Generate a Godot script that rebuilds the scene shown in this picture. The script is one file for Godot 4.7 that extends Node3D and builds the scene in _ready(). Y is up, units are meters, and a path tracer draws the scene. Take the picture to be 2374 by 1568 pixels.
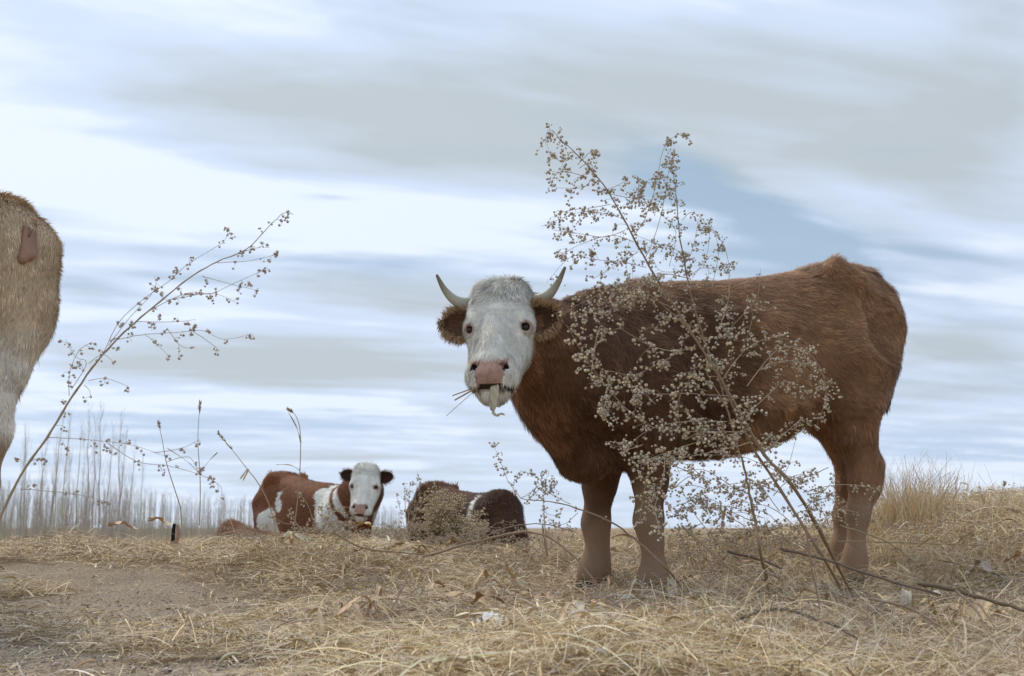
extends Node3D
# Cattle on a straw-littered field edge under a broken cloud layer. Metres, y up, camera looks along -z.

const F := 2550.0            # focal length in the pixels of a 2374 x 1568 view
const EYE := Vector3(0.0, 0.32, 0.0)
var PITCH := atan(441.0 / 2550.0)
var rng := RandomNumberGenerator.new()
var n1 := FastNoiseLite.new()
var n2 := FastNoiseLite.new()
var n3 := FastNoiseLite.new()
var mats := {}
var shapes := {}

# ------------------------------------------------------------------ helpers
func ray(x: float, y: float) -> Vector3:
	var a := (x - 1187.0) / F
	var b := -(y - 784.0) / F
	return Vector3(a, b * cos(PITCH) + sin(PITCH), b * sin(PITCH) - cos(PITCH))

func at(x: float, y: float, d: float) -> Vector3:      # the point d metres in front, seen at (x, y)
	var r := ray(x, y)
	return EYE + r * (d / -r.z)

func on_ground(x: float, y: float) -> Vector3:
	var r := ray(x, y)
	var d := 1.6
	while d < 9.0:
		var p := EYE + r * (d / -r.z)
		if p.y <= ground(p.x, p.z):
			return p
		d += 0.02
	return EYE + r * (6.0 / -r.z)

func sstep(a: float, b: float, x: float) -> float:
	var t := clampf((x - a) / (b - a), 0.0, 1.0)
	return t * t * (3.0 - 2.0 * t)

func table(xs: Array, ys: Array, x: float) -> float:
	if x <= xs[0]:
		return ys[0]
	for i in range(1, xs.size()):
		if x <= xs[i]:
			return lerpf(ys[i - 1], ys[i], sstep(xs[i - 1], xs[i], x))
	return ys[-1]

func ground(x: float, z: float) -> float:
	var d := -z
	var hc := table([-2.8, -0.9, -0.3, 0.05, 0.4, 1.0, 1.7, 2.2, 2.7, 4.5], [0.205, 0.185, 0.16, 0.13, 0.155, 0.175, 0.23, 0.37, 0.41, 0.33], x)
	var h := hc * sstep(lerpf(3.8, 3.3, sstep(1.2, 2.0, x)), 5.9, d)
	h += 0.05 * n1.get_noise_2d(x * 60.0, z * 60.0) * sstep(1.0, 3.0, d)
	h += 0.03 * exp(-pow((x + 1.0) / 0.55, 2.0) - pow((d - 5.2) / 0.5, 2.0))
	h -= 0.12 * exp(-pow((x - 1.75) / 0.45, 2.0) - pow((d - 4.0) / 0.35, 2.0))
	h += 0.018 * n1.get_noise_2d(x * 260.0, z * 260.0 + 99.0) + 0.008 * n3.get_noise_2d(x * 900.0, z * 900.0)
	h = lerpf(h, -0.52 + 0.06 * n1.get_noise_2d(x * 12.0, z * 12.0), sstep(6.2, 8.8, d))
	return h

func bare(x: float, z: float) -> float:               # 1 where the trodden earth shows
	var d := -z
	var edge := -0.20 * d + 0.14 + 0.22 * n1.get_noise_2d(x * 70.0 + 300.0, z * 70.0)
	var m := sstep(0.12, -0.22, x - edge)
	var far := table([-2.6, -1.7, -1.1, -0.5], [5.5, 5.2, 4.6, 4.1], x)
	m *= sstep(far + 0.35, far - 0.35, d + 0.4 * n1.get_noise_2d(x * 55.0, z * 55.0 + 50.0))
	m *= 1.0 - 0.85 * sstep(0.26, 0.42, n1.get_noise_2d(x * 110.0 + 77.0, z * 160.0))
	return m

func mat(called: String, c: Color, rough := 0.85, vertex := false, two := true) -> StandardMaterial3D:
	if mats.has(called):
		return mats[called]
	var m := StandardMaterial3D.new()
	m.resource_name = called
	m.albedo_color = Color(1, 1, 1) if vertex else c.linear_to_srgb()
	m.roughness = rough
	m.metallic_specular = 0.25
	m.vertex_color_use_as_albedo = vertex
	m.cull_mode = BaseMaterial3D.CULL_DISABLED
	mats[called] = m
	return m

func tag(o: Node, label: String, category := "", group := "", kind := "") -> Node:
	if label:
		o.set_meta("label", label)
	if category:
		o.set_meta("category", category)
	if group:
		o.set_meta("group", group)
	if kind:
		o.set_meta("kind", kind)
	return o

var taken := {}
func numbered(called: String) -> String:
	taken[called] = taken.get(called, -1) + 1
	return called if taken[called] == 0 else "%s_%03d" % [called, taken[called]]

func base(called: String, where: Vector3) -> Node3D:
	var o := Node3D.new()
	o.name = numbered(called)
	add_child(o, true)
	o.position = where
	return o

func part(called: String, m: Mesh, material: Material, parent: Node) -> MeshInstance3D:
	var o := MeshInstance3D.new()
	o.name = called if parent != self else numbered(called)
	o.mesh = m
	o.material_override = material
	parent.add_child(o, true)
	return o

func swarm(called: String, m: Mesh, material: Material, buf: PackedFloat32Array, parent: Node) -> MultiMeshInstance3D:
	var mm := MultiMesh.new()
	mm.transform_format = MultiMesh.TRANSFORM_3D
	mm.use_colors = true
	mm.mesh = m
	mm.instance_count = buf.size() / 16
	mm.buffer = buf
	var o := MultiMeshInstance3D.new()
	o.name = called if parent != self else numbered(called)
	o.multimesh = mm
	o.material_override = material
	o.set_meta("kind", "stuff")
	parent.add_child(o, true)
	return o

func put(buf: PackedFloat32Array, i: int, x: Vector3, y: Vector3, z: Vector3, o: Vector3, c: Color) -> void:
	var k := i * 16
	buf[k] = x.x; buf[k + 1] = y.x; buf[k + 2] = z.x; buf[k + 3] = o.x
	buf[k + 4] = x.y; buf[k + 5] = y.y; buf[k + 6] = z.y; buf[k + 7] = o.y
	buf[k + 8] = x.z; buf[k + 9] = y.z; buf[k + 10] = z.z; buf[k + 11] = o.z
	buf[k + 12] = c.r; buf[k + 13] = c.g; buf[k + 14] = c.b; buf[k + 15] = 1.0

func ri(a: float, b: float) -> float:
	return rng.randf_range(a, b)

func tint(c: Color, spread: float) -> Color:
	var v := 1.0 + ri(-spread, spread)
	return Color(c.r * v, c.g * v * (1.0 + ri(-0.06, 0.06)), c.b * v * (1.0 + ri(-0.12, 0.12)))

# A mesh being collected: positions, normals, colours, indices.
class Bag:
	var v := PackedVector3Array()
	var n := PackedVector3Array()
	var c := PackedColorArray()
	var i := PackedInt32Array()

	func tri(a: int, b: int, d: int) -> void:
		i.append(a); i.append(b); i.append(d)

	func add(p: Vector3, nn: Vector3, cc: Color) -> int:
		v.append(p); n.append(nn); c.append(cc)
		return v.size() - 1

	func mesh() -> ArrayMesh:
		var a := []
		a.resize(Mesh.ARRAY_MAX)
		a[Mesh.ARRAY_VERTEX] = v
		a[Mesh.ARRAY_NORMAL] = n
		a[Mesh.ARRAY_COLOR] = c
		a[Mesh.ARRAY_INDEX] = i
		var m := ArrayMesh.new()
		m.add_surface_from_arrays(Mesh.PRIMITIVE_TRIANGLES, a)
		return m

	func tube(pts: PackedVector3Array, r0: float, r1: float, sides: int, col: Color, knot := 0.0) -> void:
		var first := v.size()
		var m := pts.size()
		var up := Vector3(0.31, 0.2, 0.93)
		for k in m:
			var t := (pts[mini(k + 1, m - 1)] - pts[maxi(k - 1, 0)]).normalized()
			var x := t.cross(up)
			if x.length_squared() < 0.01:
				x = t.cross(Vector3(1, 0, 0))
			x = x.normalized()
			var y := t.cross(x)
			var r := lerpf(r0, r1, float(k) / (m - 1))
			if knot > 0.0 and k % 3 == 1:
				r *= 1.0 + knot
			for s in sides:
				var a := TAU * s / sides
				var o := x * cos(a) + y * sin(a)
				v.append(pts[k] + o * r); n.append(o); c.append(col)
		for k in m - 1:
			for s in sides:
				var a := first + k * sides + s
				var b := first + k * sides + (s + 1) % sides
				tri(a, a + sides, b)
				tri(b, a + sides, b + sides)
		var cap := add(pts[m - 1], (pts[m - 1] - pts[m - 2]).normalized(), col)
		for s in sides:
			tri(first + (m - 1) * sides + s, cap, first + (m - 1) * sides + (s + 1) % sides)

func smooth_line(pts: Array, per := 4) -> PackedVector3Array:
	var o := PackedVector3Array()
	for k in pts.size() - 1:
		var a: Vector3 = pts[maxi(k - 1, 0)]
		var b: Vector3 = pts[k]
		var c: Vector3 = pts[k + 1]
		var d: Vector3 = pts[mini(k + 2, pts.size() - 1)]
		for j in per:
			o.append(b.cubic_interpolate(c, a, d, float(j) / per))
	o.append(pts[-1])
	return o

# ------------------------------------------------------------------ _ready
func _ready() -> void:
	rng.seed = 20240611
	for k in 3:
		var nn: FastNoiseLite = [n1, n2, n3][k]
		nn.seed = 11 + k * 7
		nn.noise_type = FastNoiseLite.TYPE_SIMPLEX_SMOOTH
		nn.frequency = 0.01
		nn.fractal_type = FastNoiseLite.FRACTAL_FBM
		nn.fractal_octaves = 3 if k < 2 else 6
	var cam := Camera3D.new()
	cam.name = "camera"
	cam.position = EYE
	cam.rotation = Vector3(PITCH, 0, 0)
	cam.fov = rad_to_deg(2.0 * atan(784.0 / F))
	cam.near = 0.05
	cam.far = 3000.0
	cam.current = true
	var lens := CameraAttributesPhysical.new()
	lens.frustum_focal_length = 12.0 * F / 784.0
	lens.frustum_focus_distance = 3.9
	lens.frustum_near = 0.05
	lens.frustum_far = 3000.0
	lens.exposure_aperture = 7.0
	cam.attributes = lens
	add_child(cam)
	var env := Environment.new()
	env.background_mode = Environment.BG_SKY
	env.tonemap_mode = Environment.TONE_MAPPER_LINEAR
	env.tonemap_exposure = 1.22
	env.sdfgi_enabled = true
	env.ssao_enabled = true
	env.ssil_enabled = true
	var sky := Sky.new()
	var pano := PanoramaSkyMaterial.new()
	pano.panorama = make_sky()
	sky.sky_material = pano
	env.sky = sky
	var we := WorldEnvironment.new()
	we.name = "world_environment"
	we.environment = env
	add_child(we)
	var sun := DirectionalLight3D.new()
	sun.name = "sun"
	sun.light_energy = 0.5
	sun.light_angular_distance = 14.0
	sun.light_color = Color(1.0, 0.96, 0.90)
	sun.shadow_enabled = true
	add_child(sun)
	sun.look_at_from_position(Vector3.ZERO, -sun_dir(), Vector3.UP)
	print("sky ", Time.get_ticks_msec())
	make_shapes()
	build_ground()
	build_far_trees()
	print("ground ", Time.get_ticks_msec())
	build_cattle()
	print("cattle ", Time.get_ticks_msec())
	build_weeds()
	print("weeds ", Time.get_ticks_msec())
	build_litter()
	print("litter ", Time.get_ticks_msec())

func sun_dir() -> Vector3:      # towards the veiled sun: ahead, to the left, fairly high
	return Vector3(-0.45, 1.0, -0.65).normalized()

# ------------------------------------------------------------------ sky
func blob(x: float, y: float, cx: float, cy: float, rx: float, ry: float, turn: float) -> float:
	var dx := x - cx
	var dy := y - cy
	var c := cos(turn)
	var s := sin(turn)
	var u := (dx * c + dy * s) / rx
	var w := (-dx * s + dy * c) / ry
	return exp(-(u * u + w * w))

func make_sky() -> ImageTexture:
	# fine where the camera can look, coarser all round; the formula is the same
	var w := 4096
	var h := 2048
	var im := Image.create(w, h, false, Image.FORMAT_RGBF)
	im.fill(Color(0.34, 0.30, 0.23))
	var per := 360.0 / w
	for jb in range(0, h / 2 + 8, 4):
		var el := 90.0 - (jb + 2.0) * per
		for kb in range(0, w, 4):
			var az := fposmod((kb + 2.0) * per + 180.0, 360.0) - 180.0      # straight ahead (-z) is where the picture wraps
			if absf(az) < 32.0 and el < 32.0:
				for j in 4:
					for k in 4:
						im.set_pixel(kb + k, jb + j, sky_color(az + (k - 1.5) * per, el - (j - 1.5) * per))
			else:
				im.fill_rect(Rect2i(kb, jb, 4, 4), sky_color(az, el))
	return ImageTexture.create_from_image(im)

# clouds told one by one: place and radii (in view pixels, one degree is 44.5), turn in degrees, how grey, how open (blue)
var marks := [
	[500, 215, 560, 115, 10, 0.62, 0.0], [1020, 300, 420, 105, 12, 0.62, 0.0], [1450, 190, 480, 140, 3, 0.62, 0.0], [1900, 280, 420, 160, 8, 0.62, 0.0], [2250, 230, 280, 220, 0, 0.7, 0.0],
	[720, 30, 420, 60, 8, -0.12, 0.1], [1650, 20, 480, 50, 0, -0.1, 0.08], [330, 430, 620, 130, 8, -0.38, -0.1], [150, 320, 250, 50, 8, -0.2, 0.15], [900, 520, 480, 90, 5, -0.3, -0.1],
	[790, 463, 95, 13, 2, 0.2, 0.5], [190, 680, 130, 42, 4, 0.5, 0.5], [470, 640, 140, 18, 3, 0.3, 0.45], [640, 590, 300, 16, 4, 0.0, 0.22], [930, 600, 260, 18, 4, 0.0, 0.25],
	[950, 700, 300, 60, 3, 0.65, 0.0], [740, 835, 420, 48, 3, 1.0, 0.0], [420, 850, 250, 30, 4, 0.6, 0.0], [500, 925, 520, 30, 3, -0.5, 0.0], [300, 985, 330, 34, 4, 0.1, 0.6],
	[760, 985, 240, 22, 4, 0.15, 0.4], [560, 1110, 420, 12, 2, 0.6, 0.0], [860, 1065, 340, 14, 3, 0.6, 0.0], [250, 1090, 300, 22, 2, -0.3, 0.0], [980, 1150, 300, 20, 2, 0.45, 0.0], [1120, 960, 200, 22, 5, 0.4, 0.0],
	[1750, 520, 260, 78, 30, 0.0, 0.95], [1880, 590, 170, 55, 20, 0.0, 0.8], [1560, 470, 110, 80, 0, 0.0, 0.35], [1650, 385, 110, 20, 15, 0.7, 0.1], [2050, 450, 360, 52, 20, -0.5, -0.5],
	[2190, 600, 150, 32, 18, 0.2, 0.55], [1480, 560, 150, 60, 0, -0.2, 0.15], [2250, 690, 250, 40, 6, -0.3, 0.0], [2230, 800, 190, 42, 2, 0.85, 0.0], [2230, 900, 220, 26, 3, 0.35, 0.0],
	[2180, 1030, 260, 42, 3, 0.0, 0.75], [2270, 1105, 130, 30, 0, -0.5, -0.6], [1740, 1130, 240, 50, 0, -0.3, 0.15], [1500, 1150, 300, 25, 0, 0.3, 0.2],
]

func sky_color(az: float, el: float) -> Color:
	var sd := sun_dir()
	var blue_hi := Color(0.305, 0.425, 0.555)
	var blue_lo := Color(0.43, 0.55, 0.71)
	var grey := Color(0.445, 0.50, 0.545)
	var white := Color(0.71, 0.785, 0.90)
	var pale := Color(0.55, 0.645, 0.80)
	var eh := maxf(el, 0.6)
	var a := deg_to_rad(az)
	var e := deg_to_rad(eh)
	var dir := Vector3(sin(a) * cos(e), sin(e), -cos(a) * cos(e))
	var q := dir / (dir.y + 0.06)
	var warp := n1.get_noise_2d(q.x * 38.0, q.z * 38.0 + 500.0)
	var big := n2.get_noise_2d(q.x * 14.0 + warp * 9.0, q.z * 20.0 + 40.0)
	var fine := n3.get_noise_2d(q.x * 46.0 + warp * 30.0, q.z * 95.0 + q.x * 26.0)
	var wisp := n3.get_noise_2d(q.x * 150.0 + fine * 60.0 + 700.0, q.z * 420.0 + q.x * 110.0)
	var open := 0.07 + 0.9 * big
	var dull := 0.30 + 0.9 * n1.get_noise_2d(q.x * 17.0 + 900.0, q.z * 26.0 - 70.0)
	if absf(az) < 45.0 and el < 44.0:
		var ease := 1.0 - sstep(28.0, 45.0, absf(az))
		ease *= 1.0 - sstep(33.0, 44.0, el)
		open = lerpf(open, 0.05 + 0.25 * big, ease)
		dull = lerpf(dull, 0.28 + 0.25 * big, ease)
		var cz := dir.y * sin(PITCH) - dir.z * cos(PITCH)
		var wx := 1187.0 + F * dir.x / cz + warp * 90.0 + fine * 46.0
		var wy := 784.0 - F * (dir.y * cos(PITCH) + dir.z * sin(PITCH)) / cz - fine * 26.0 - warp * 22.0
		for m in marks:
			if absf(wx - m[0]) > m[2] * 2.4 or absf(wy - m[1]) > m[2] * 2.4:
				continue
			var g := blob(wx, wy, m[0], m[1], m[2], m[3], deg_to_rad(m[4])) * ease
			dull += m[5] * g
			open += m[6] * g
	dull = clampf(dull * 0.92 + 0.48 * fine + 0.1 * warp + 0.36 * wisp, 0.0, 1.0)
	open = clampf(open + (0.6 * fine + 0.6 * wisp) * clampf(open * 2.0 + 0.25, 0.0, 1.0), 0.0, 1.0)
	open = open * open * (3.0 - 2.0 * open)
	var blue := blue_lo.lerp(blue_hi, sstep(3.0, 18.0, el))
	var c := (white.lerp(pale, sstep(-0.1, 0.36, dull)) if dull < 0.35 else pale.lerp(grey, (dull - 0.35) / 0.65)).lerp(blue, open * 0.92)
	var near := maxf(0.0, dir.dot(sd))
	var glow := 0.93 + 0.13 * near * near
	c = c * glow
	var haze := exp(-maxf(el, 0.0) / 3.0)
	c = c.lerp(Color(0.64, 0.72, 0.84) * glow, haze * 0.45)
	return Color(c.r, c.g, c.b)

# ------------------------------------------------------------------ shared small shapes
func blade_mesh(segs: int, bend: float, curl: float, fold: float, tip: float) -> ArrayMesh:
	# a strip along +z of length 1 and width 1 across x, bent in y and sideways; fold lifts the edges
	var b := Bag.new()
	var cols := 3 if fold != 0.0 else 2
	for k in segs + 1:
		var t := float(k) / segs
		var wd := 0.5 * lerpf(1.0, tip, t * t)
		var c := Vector3(curl * t * t, bend * 4.0 * t * (1.0 - t) if bend > 0.0 else bend * t * t, t)
		for s in cols:
			var u := (float(s) / (cols - 1)) * 2.0 - 1.0
			b.add(c + Vector3(u * wd, absf(u) * fold, 0), Vector3(u * -fold * 0.8, 1, 0).normalized(), Color.WHITE)
	for k in segs:
		for s in cols - 1:
			var a := k * cols + s
			b.tri(a, a + 1, a + cols)
			b.tri(a + 1, a + cols + 1, a + cols)
	return b.mesh()

func stalk_mesh(bend: float, kink: float) -> ArrayMesh:
	var b := Bag.new()
	var pts := PackedVector3Array()
	for k in 6:
		var t := k / 5.0
		pts.append(Vector3(kink * maxf(0.0, t - 0.5) * 2.0, bend * 4.0 * t * (1.0 - t), t))
	b.tube(pts, 0.5, 0.4, 4, Color.WHITE)
	# the tube is unit-thick across x and y and unit-long along z after per-copy scaling; flatten bends there
	for k in b.v.size():
		var t := b.v[k].z
		var c := Vector3(kink * maxf(0.0, t - 0.5) * 2.0, bend * 4.0 * t * (1.0 - t), t)
		var o := b.v[k] - c
		b.v[k] = Vector3(c.x, c.y, t) + Vector3(o.x, o.y, 0) * 1.0
	return b.mesh()

func make_shapes() -> void:
	shapes.hair = hair_mesh(0.16)
	shapes.flake = blade_mesh(4, 0.22, 0.15, 0.16, 0.55)
	shapes.straw = [blade_mesh(5, 0.06, 0.10, 0.0, 0.6), blade_mesh(6, 0.20, -0.15, 0.0, 0.3), blade_mesh(4, 0.015, 0.02, 0.0, 0.9), blade_mesh(7, 0.18, 0.5, 0.0, 0.2)]
	# a dry seed head: knobbly bead with bracts
	var b := Bag.new()
	var r := RandomNumberGenerator.new()
	r.seed = 5
	var s := SphereMesh.new()
	s.radius = 0.5
	s.height = 1.0
	s.radial_segments = 6
	s.rings = 3
	var arr := s.surface_get_arrays(0)
	var vs: PackedVector3Array = arr[Mesh.ARRAY_VERTEX]
	for k in vs.size():
		var p := vs[k]
		b.add(p * (1.0 + 0.22 * sin(p.x * 9.0 + p.z * 7.0 + p.y * 5.0)), arr[Mesh.ARRAY_NORMAL][k], Color.WHITE)
	b.i.append_array(arr[Mesh.ARRAY_INDEX])
	for k in 5:
		var a := TAU * k / 5.0 + 0.3
		var o := Vector3(cos(a), 0.25 * sin(a * 3.0), sin(a))
		var q := Vector3(-sin(a), 0, cos(a)) * 0.22
		var i0 := b.add(o * 0.4 - q, Vector3.UP, Color.WHITE)
		b.add(o * 0.4 + q, Vector3.UP, Color.WHITE)
		b.add(o * 0.8 + Vector3(0, 0.25, 0), Vector3.UP, Color.WHITE)
		b.tri(i0, i0 + 1, i0 + 2)
	shapes.seed = b.mesh()

func hair_mesh(lift: float) -> ArrayMesh:
	var b := Bag.new()
	for k in 4:
		var t := k / 3.0
		var wd := 0.5 * (1.0 - 0.75 * t * t)
		var y := lift * sin(t * 2.4)
		if k < 3:
			b.add(Vector3(-wd, y, t), Vector3(-0.03, 1, -0.1).normalized(), Color.WHITE)
			b.add(Vector3(wd, y, t), Vector3(0.03, 1, -0.1).normalized(), Color.WHITE)
		else:
			b.add(Vector3(0, y, t), Vector3(0, 1, 0.2).normalized(), Color.WHITE)
	b.tri(0, 1, 2); b.tri(1, 3, 2); b.tri(2, 3, 4); b.tri(3, 5, 4); b.tri(4, 5, 6)
	return b.mesh()

# ------------------------------------------------------------------ ground
func build_ground() -> void:
	var b := Bag.new()
	var ds := [-60.0, -20.0, -8.0, -3.0, -1.0, 0.0, 0.8]
	var d := 1.4
	while d < 9.4:
		ds.append(d)
		d += 0.05
	for e in [10.0, 11.0, 12.5, 14.5, 17.0, 20.0, 25.0, 32.0, 42.0, 60.0, 90.0, 140.0, 250.0, 500.0, 1200.0, 2400.0]:
		ds.append(e)
	var cols := 121
	for di in ds.size():
		var dd: float = ds[di]
		for k in cols:
			var u := (k / float(cols - 1)) * 2.0 - 1.0
			var x := 3.6 * u if dd > 1.0 and dd < 9.5 else u * (3.6 + absf(dd) * 1.2)
			if absf(u) > 0.985 and dd > 1.0 and dd < 9.5:
				x = signf(u) * 60.0
			elif absf(u) > 0.965 and dd > 1.0 and dd < 9.5:
				x = signf(u) * 9.0
			var z := -dd
			var y := ground(x, z)
			var e := 0.04
			var nn := Vector3(ground(x - e, z) - ground(x + e, z), 2.0 * e, ground(x, z - e) - ground(x, z + e)).normalized()
			var soil := Color(0.60, 0.50, 0.39).lerp(Color(0.47, 0.385, 0.295), clampf(0.5 + n2.get_noise_2d(x * 300.0, z * 300.0), 0, 1))
			var chaff := Color(0.48, 0.37, 0.24).lerp(Color(0.34, 0.25, 0.16), clampf(0.5 + n3.get_noise_2d(x * 420.0, z * 420.0), 0, 1))
			b.add(Vector3(x, y, z), nn, chaff.lerp(soil, bare(x, z)))
	for di in ds.size() - 1:
		for k in cols - 1:
			var a := di * cols + k
			b.tri(a, a + cols, a + 1)
			b.tri(a + 1, a + cols, a + cols + 1)
	var m := StandardMaterial3D.new()
	m.resource_name = "earth and chaff"
	m.vertex_color_use_as_albedo = true
	m.roughness = 0.95
	m.metallic_specular = 0.15
	m.cull_mode = BaseMaterial3D.CULL_DISABLED
	var nt := NoiseTexture2D.new()
	nt.width = 512
	nt.height = 512
	nt.seamless = true
	var nz := FastNoiseLite.new()
	nz.seed = 3
	nz.frequency = 0.045
	nz.fractal_octaves = 5
	nt.noise = nz
	var ramp := Gradient.new()
	ramp.offsets = PackedFloat32Array([0.0, 0.35, 0.55, 0.8, 1.0])
	ramp.colors = PackedColorArray([Color(0.55, 0.52, 0.48), Color(0.82, 0.8, 0.77), Color(0.95, 0.94, 0.92), Color(1, 1, 1), Color(0.86, 0.83, 0.78)])
	nt.color_ramp = ramp
	m.albedo_texture = nt
	m.uv1_triplanar = true
	m.uv1_world_triplanar = true
	m.uv1_scale = Vector3(3.1, 3.1, 3.1)
	var nh := NoiseTexture2D.new()
	nh.width = 512
	nh.height = 512
	nh.seamless = true
	var nz2 := FastNoiseLite.new()
	nz2.seed = 9
	nz2.frequency = 0.08
	nz2.fractal_octaves = 4
	nh.noise = nz2
	m.heightmap_enabled = true
	m.heightmap_texture = nh
	m.heightmap_scale = 1.2
	var g := part("ground", b.mesh(), m, self)
	tag(g, "trodden earth and chaff of the field with its low rise", "ground", "", "structure")

# ------------------------------------------------------------------ far trees
func bare_tree(called: String, height: float, sd: int, parent: Node3D, tone: Color, narrow: float, count: int) -> void:
	var r := RandomNumberGenerator.new()
	r.seed = sd
	var b := Bag.new()
	var pts := PackedVector3Array()
	var lean := Vector3(r.randf_range(-0.05, 0.05), 0, r.randf_range(-0.05, 0.05))
	for k in 8:
		var t := k / 7.0
		pts.append(Vector3(0, -0.25 + (height + 0.25) * t, 0) + lean * height * t + Vector3(r.randf_range(-1, 1), 0, r.randf_range(-1, 1)) * 0.008 * height)
	var r0 := height * 0.0062
	b.tube(pts, r0, r0 * 0.12, 6, tone)
	part("trunk", b.mesh(), mat("bark", Color.WHITE, 0.9, true), parent)
	var cr := Bag.new()
	for k in count:
		var t := r.randf_range(0.12, 0.97)
		var f := t * 7.0
		var o := pts[int(f)].lerp(pts[mini(int(f) + 1, 7)], f - int(f))
		var a := r.randf() * TAU
		var out := Vector3(cos(a), 0, sin(a))
		var ln := height * (0.10 + 0.20 * (1.0 - t)) * r.randf_range(0.5, 1.2)
		var bp := PackedVector3Array()
		for j in 5:
			var s := j / 4.0
			bp.append(o + out * ln * narrow * (s - 0.3 * s * s) + Vector3(0, ln * (0.5 * s + 0.5 * s * s), 0) + Vector3(r.randf_range(-1, 1), r.randf_range(-1, 1), r.randf_range(-1, 1)) * 0.02 * ln)
		cr.tube(bp, r0 * 0.28 * (1.1 - t), r0 * 0.05, 3, tone)
		for j in 4:
			var s2 := r.randf_range(0.3, 0.95) * 4.0
			var p := bp[int(s2)].lerp(bp[mini(int(s2) + 1, 4)], s2 - int(s2))
			var a2 := r.randf() * TAU
			var q := p + (Vector3(cos(a2) * narrow, 1.3, sin(a2) * narrow)).normalized() * ln * r.randf_range(0.15, 0.35)
			var tp := PackedVector3Array([p, p.lerp(q, 0.5) + Vector3(cos(a2), 0, sin(a2)) * 0.02 * ln, q])
			cr.tube(tp, r0 * 0.07, r0 * 0.03, 3, tone)
	part("crown", cr.mesh(), mat("bark", Color.WHITE, 0.9, true), parent)

func build_far_trees() -> void:
	var xs := [62, 74, 99, 108, 137, 143, 158, 166, 189, 196, 221, 229, 247, 258, 286, 293, 306, 331]
	var tops := [1010, 985, 1000, 1040, 955, 1010, 960, 1030, 985, 1050, 950, 970, 940, 985, 1000, 955, 1020, 1060]
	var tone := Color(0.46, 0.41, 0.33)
	for k in xs.size():
		var d := 46.0 + 9.0 * ((k * 7) % 5)
		var top := at(xs[k], tops[k], d)
		var gy := ground(top.x, -d)
		var o := base("bare_tree", Vector3(top.x, gy, -d))
		bare_tree("bare_tree", top.y - gy, 100 + k, o, tint(tone, 0.12), 0.34, 46)
		var where: String = ["leftmost", "second from the left", "third from the left", "fourth from the left", "fifth from the left", "sixth from the left", "seventh from the left", "eighth from the left", "ninth from the left", "ninth from the right", "eighth from the right", "seventh from the right", "sixth from the right", "fifth from the right", "fourth from the right", "third from the right", "second from the right", "rightmost"][k]
		tag(o, "slender bare tree, %s of the row beyond the field" % where, "tree", "bare slender trees in a row")
	# two wispy trees far off on the right
	for q in [[2262, 1140, 60.0, "small bare tree far off above the straw mound at right"], [1935, 1195, 70.0, "tiny bare tree seen far off beside the hind legs"]]:
		var t2 := at(q[0], q[1], q[2])
		var g2 := ground(t2.x, -q[2])
		var o2 := base("bare_tree", Vector3(t2.x, g2, -q[2]))
		bare_tree("bare_tree", t2.y - g2, 300 + int(q[0]), o2, tone, 0.9, 60)
		tag(o2, q[3], "tree", "small bare trees far off")
	# the far-off wood: bare young trees that read as one band
	var holder := Node3D.new()
	var proto := []
	for k in 3:
		var h := Node3D.new()
		bare_tree("x", 1.0, 500 + k, h, Color.WHITE, 0.4, 34)
		var st := SurfaceTool.new()
		st.begin(Mesh.PRIMITIVE_TRIANGLES)
		for ch in h.get_children():
			st.append_from(ch.mesh, 0, Transform3D())
		proto.append(st.commit())
		h.free()
	holder.free()
	for k in 3:
		var buf := PackedFloat32Array()
		var n := 520
		buf.resize(n * 16)
		for i in n:
			var d := ri(70.0, 150.0)
			var px := ri(-150.0, 1300.0) if rng.randf() < 0.8 else ri(1300.0, 2500.0)
			var hgt := table([-150.0, 40.0, 330.0, 420.0, 600.0, 800.0, 1000.0, 1300.0, 2500.0], [130.0, 130.0, 115.0, 100.0, 95.0, 80.0, 58.0, 16.0, 14.0], px) * ri(0.55, 1.0)
			var top := at(px, 1240.0 - hgt, d)
			var gy := ground(top.x, -d)
			var H := maxf(top.y - gy, 0.8)
			var a := rng.randf() * TAU
			var wd := H * ri(0.9, 1.6)
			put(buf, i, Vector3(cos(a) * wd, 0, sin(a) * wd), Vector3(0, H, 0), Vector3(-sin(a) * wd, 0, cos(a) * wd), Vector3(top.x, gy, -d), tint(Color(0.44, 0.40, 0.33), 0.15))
		var o := swarm("distant_wood", proto[k], mat("bark", Color.WHITE, 0.9, true), buf, self)
		tag(o, "grey band of leafless young trees along the horizon", "wood", "far-off leafless wood", "stuff")

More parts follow.
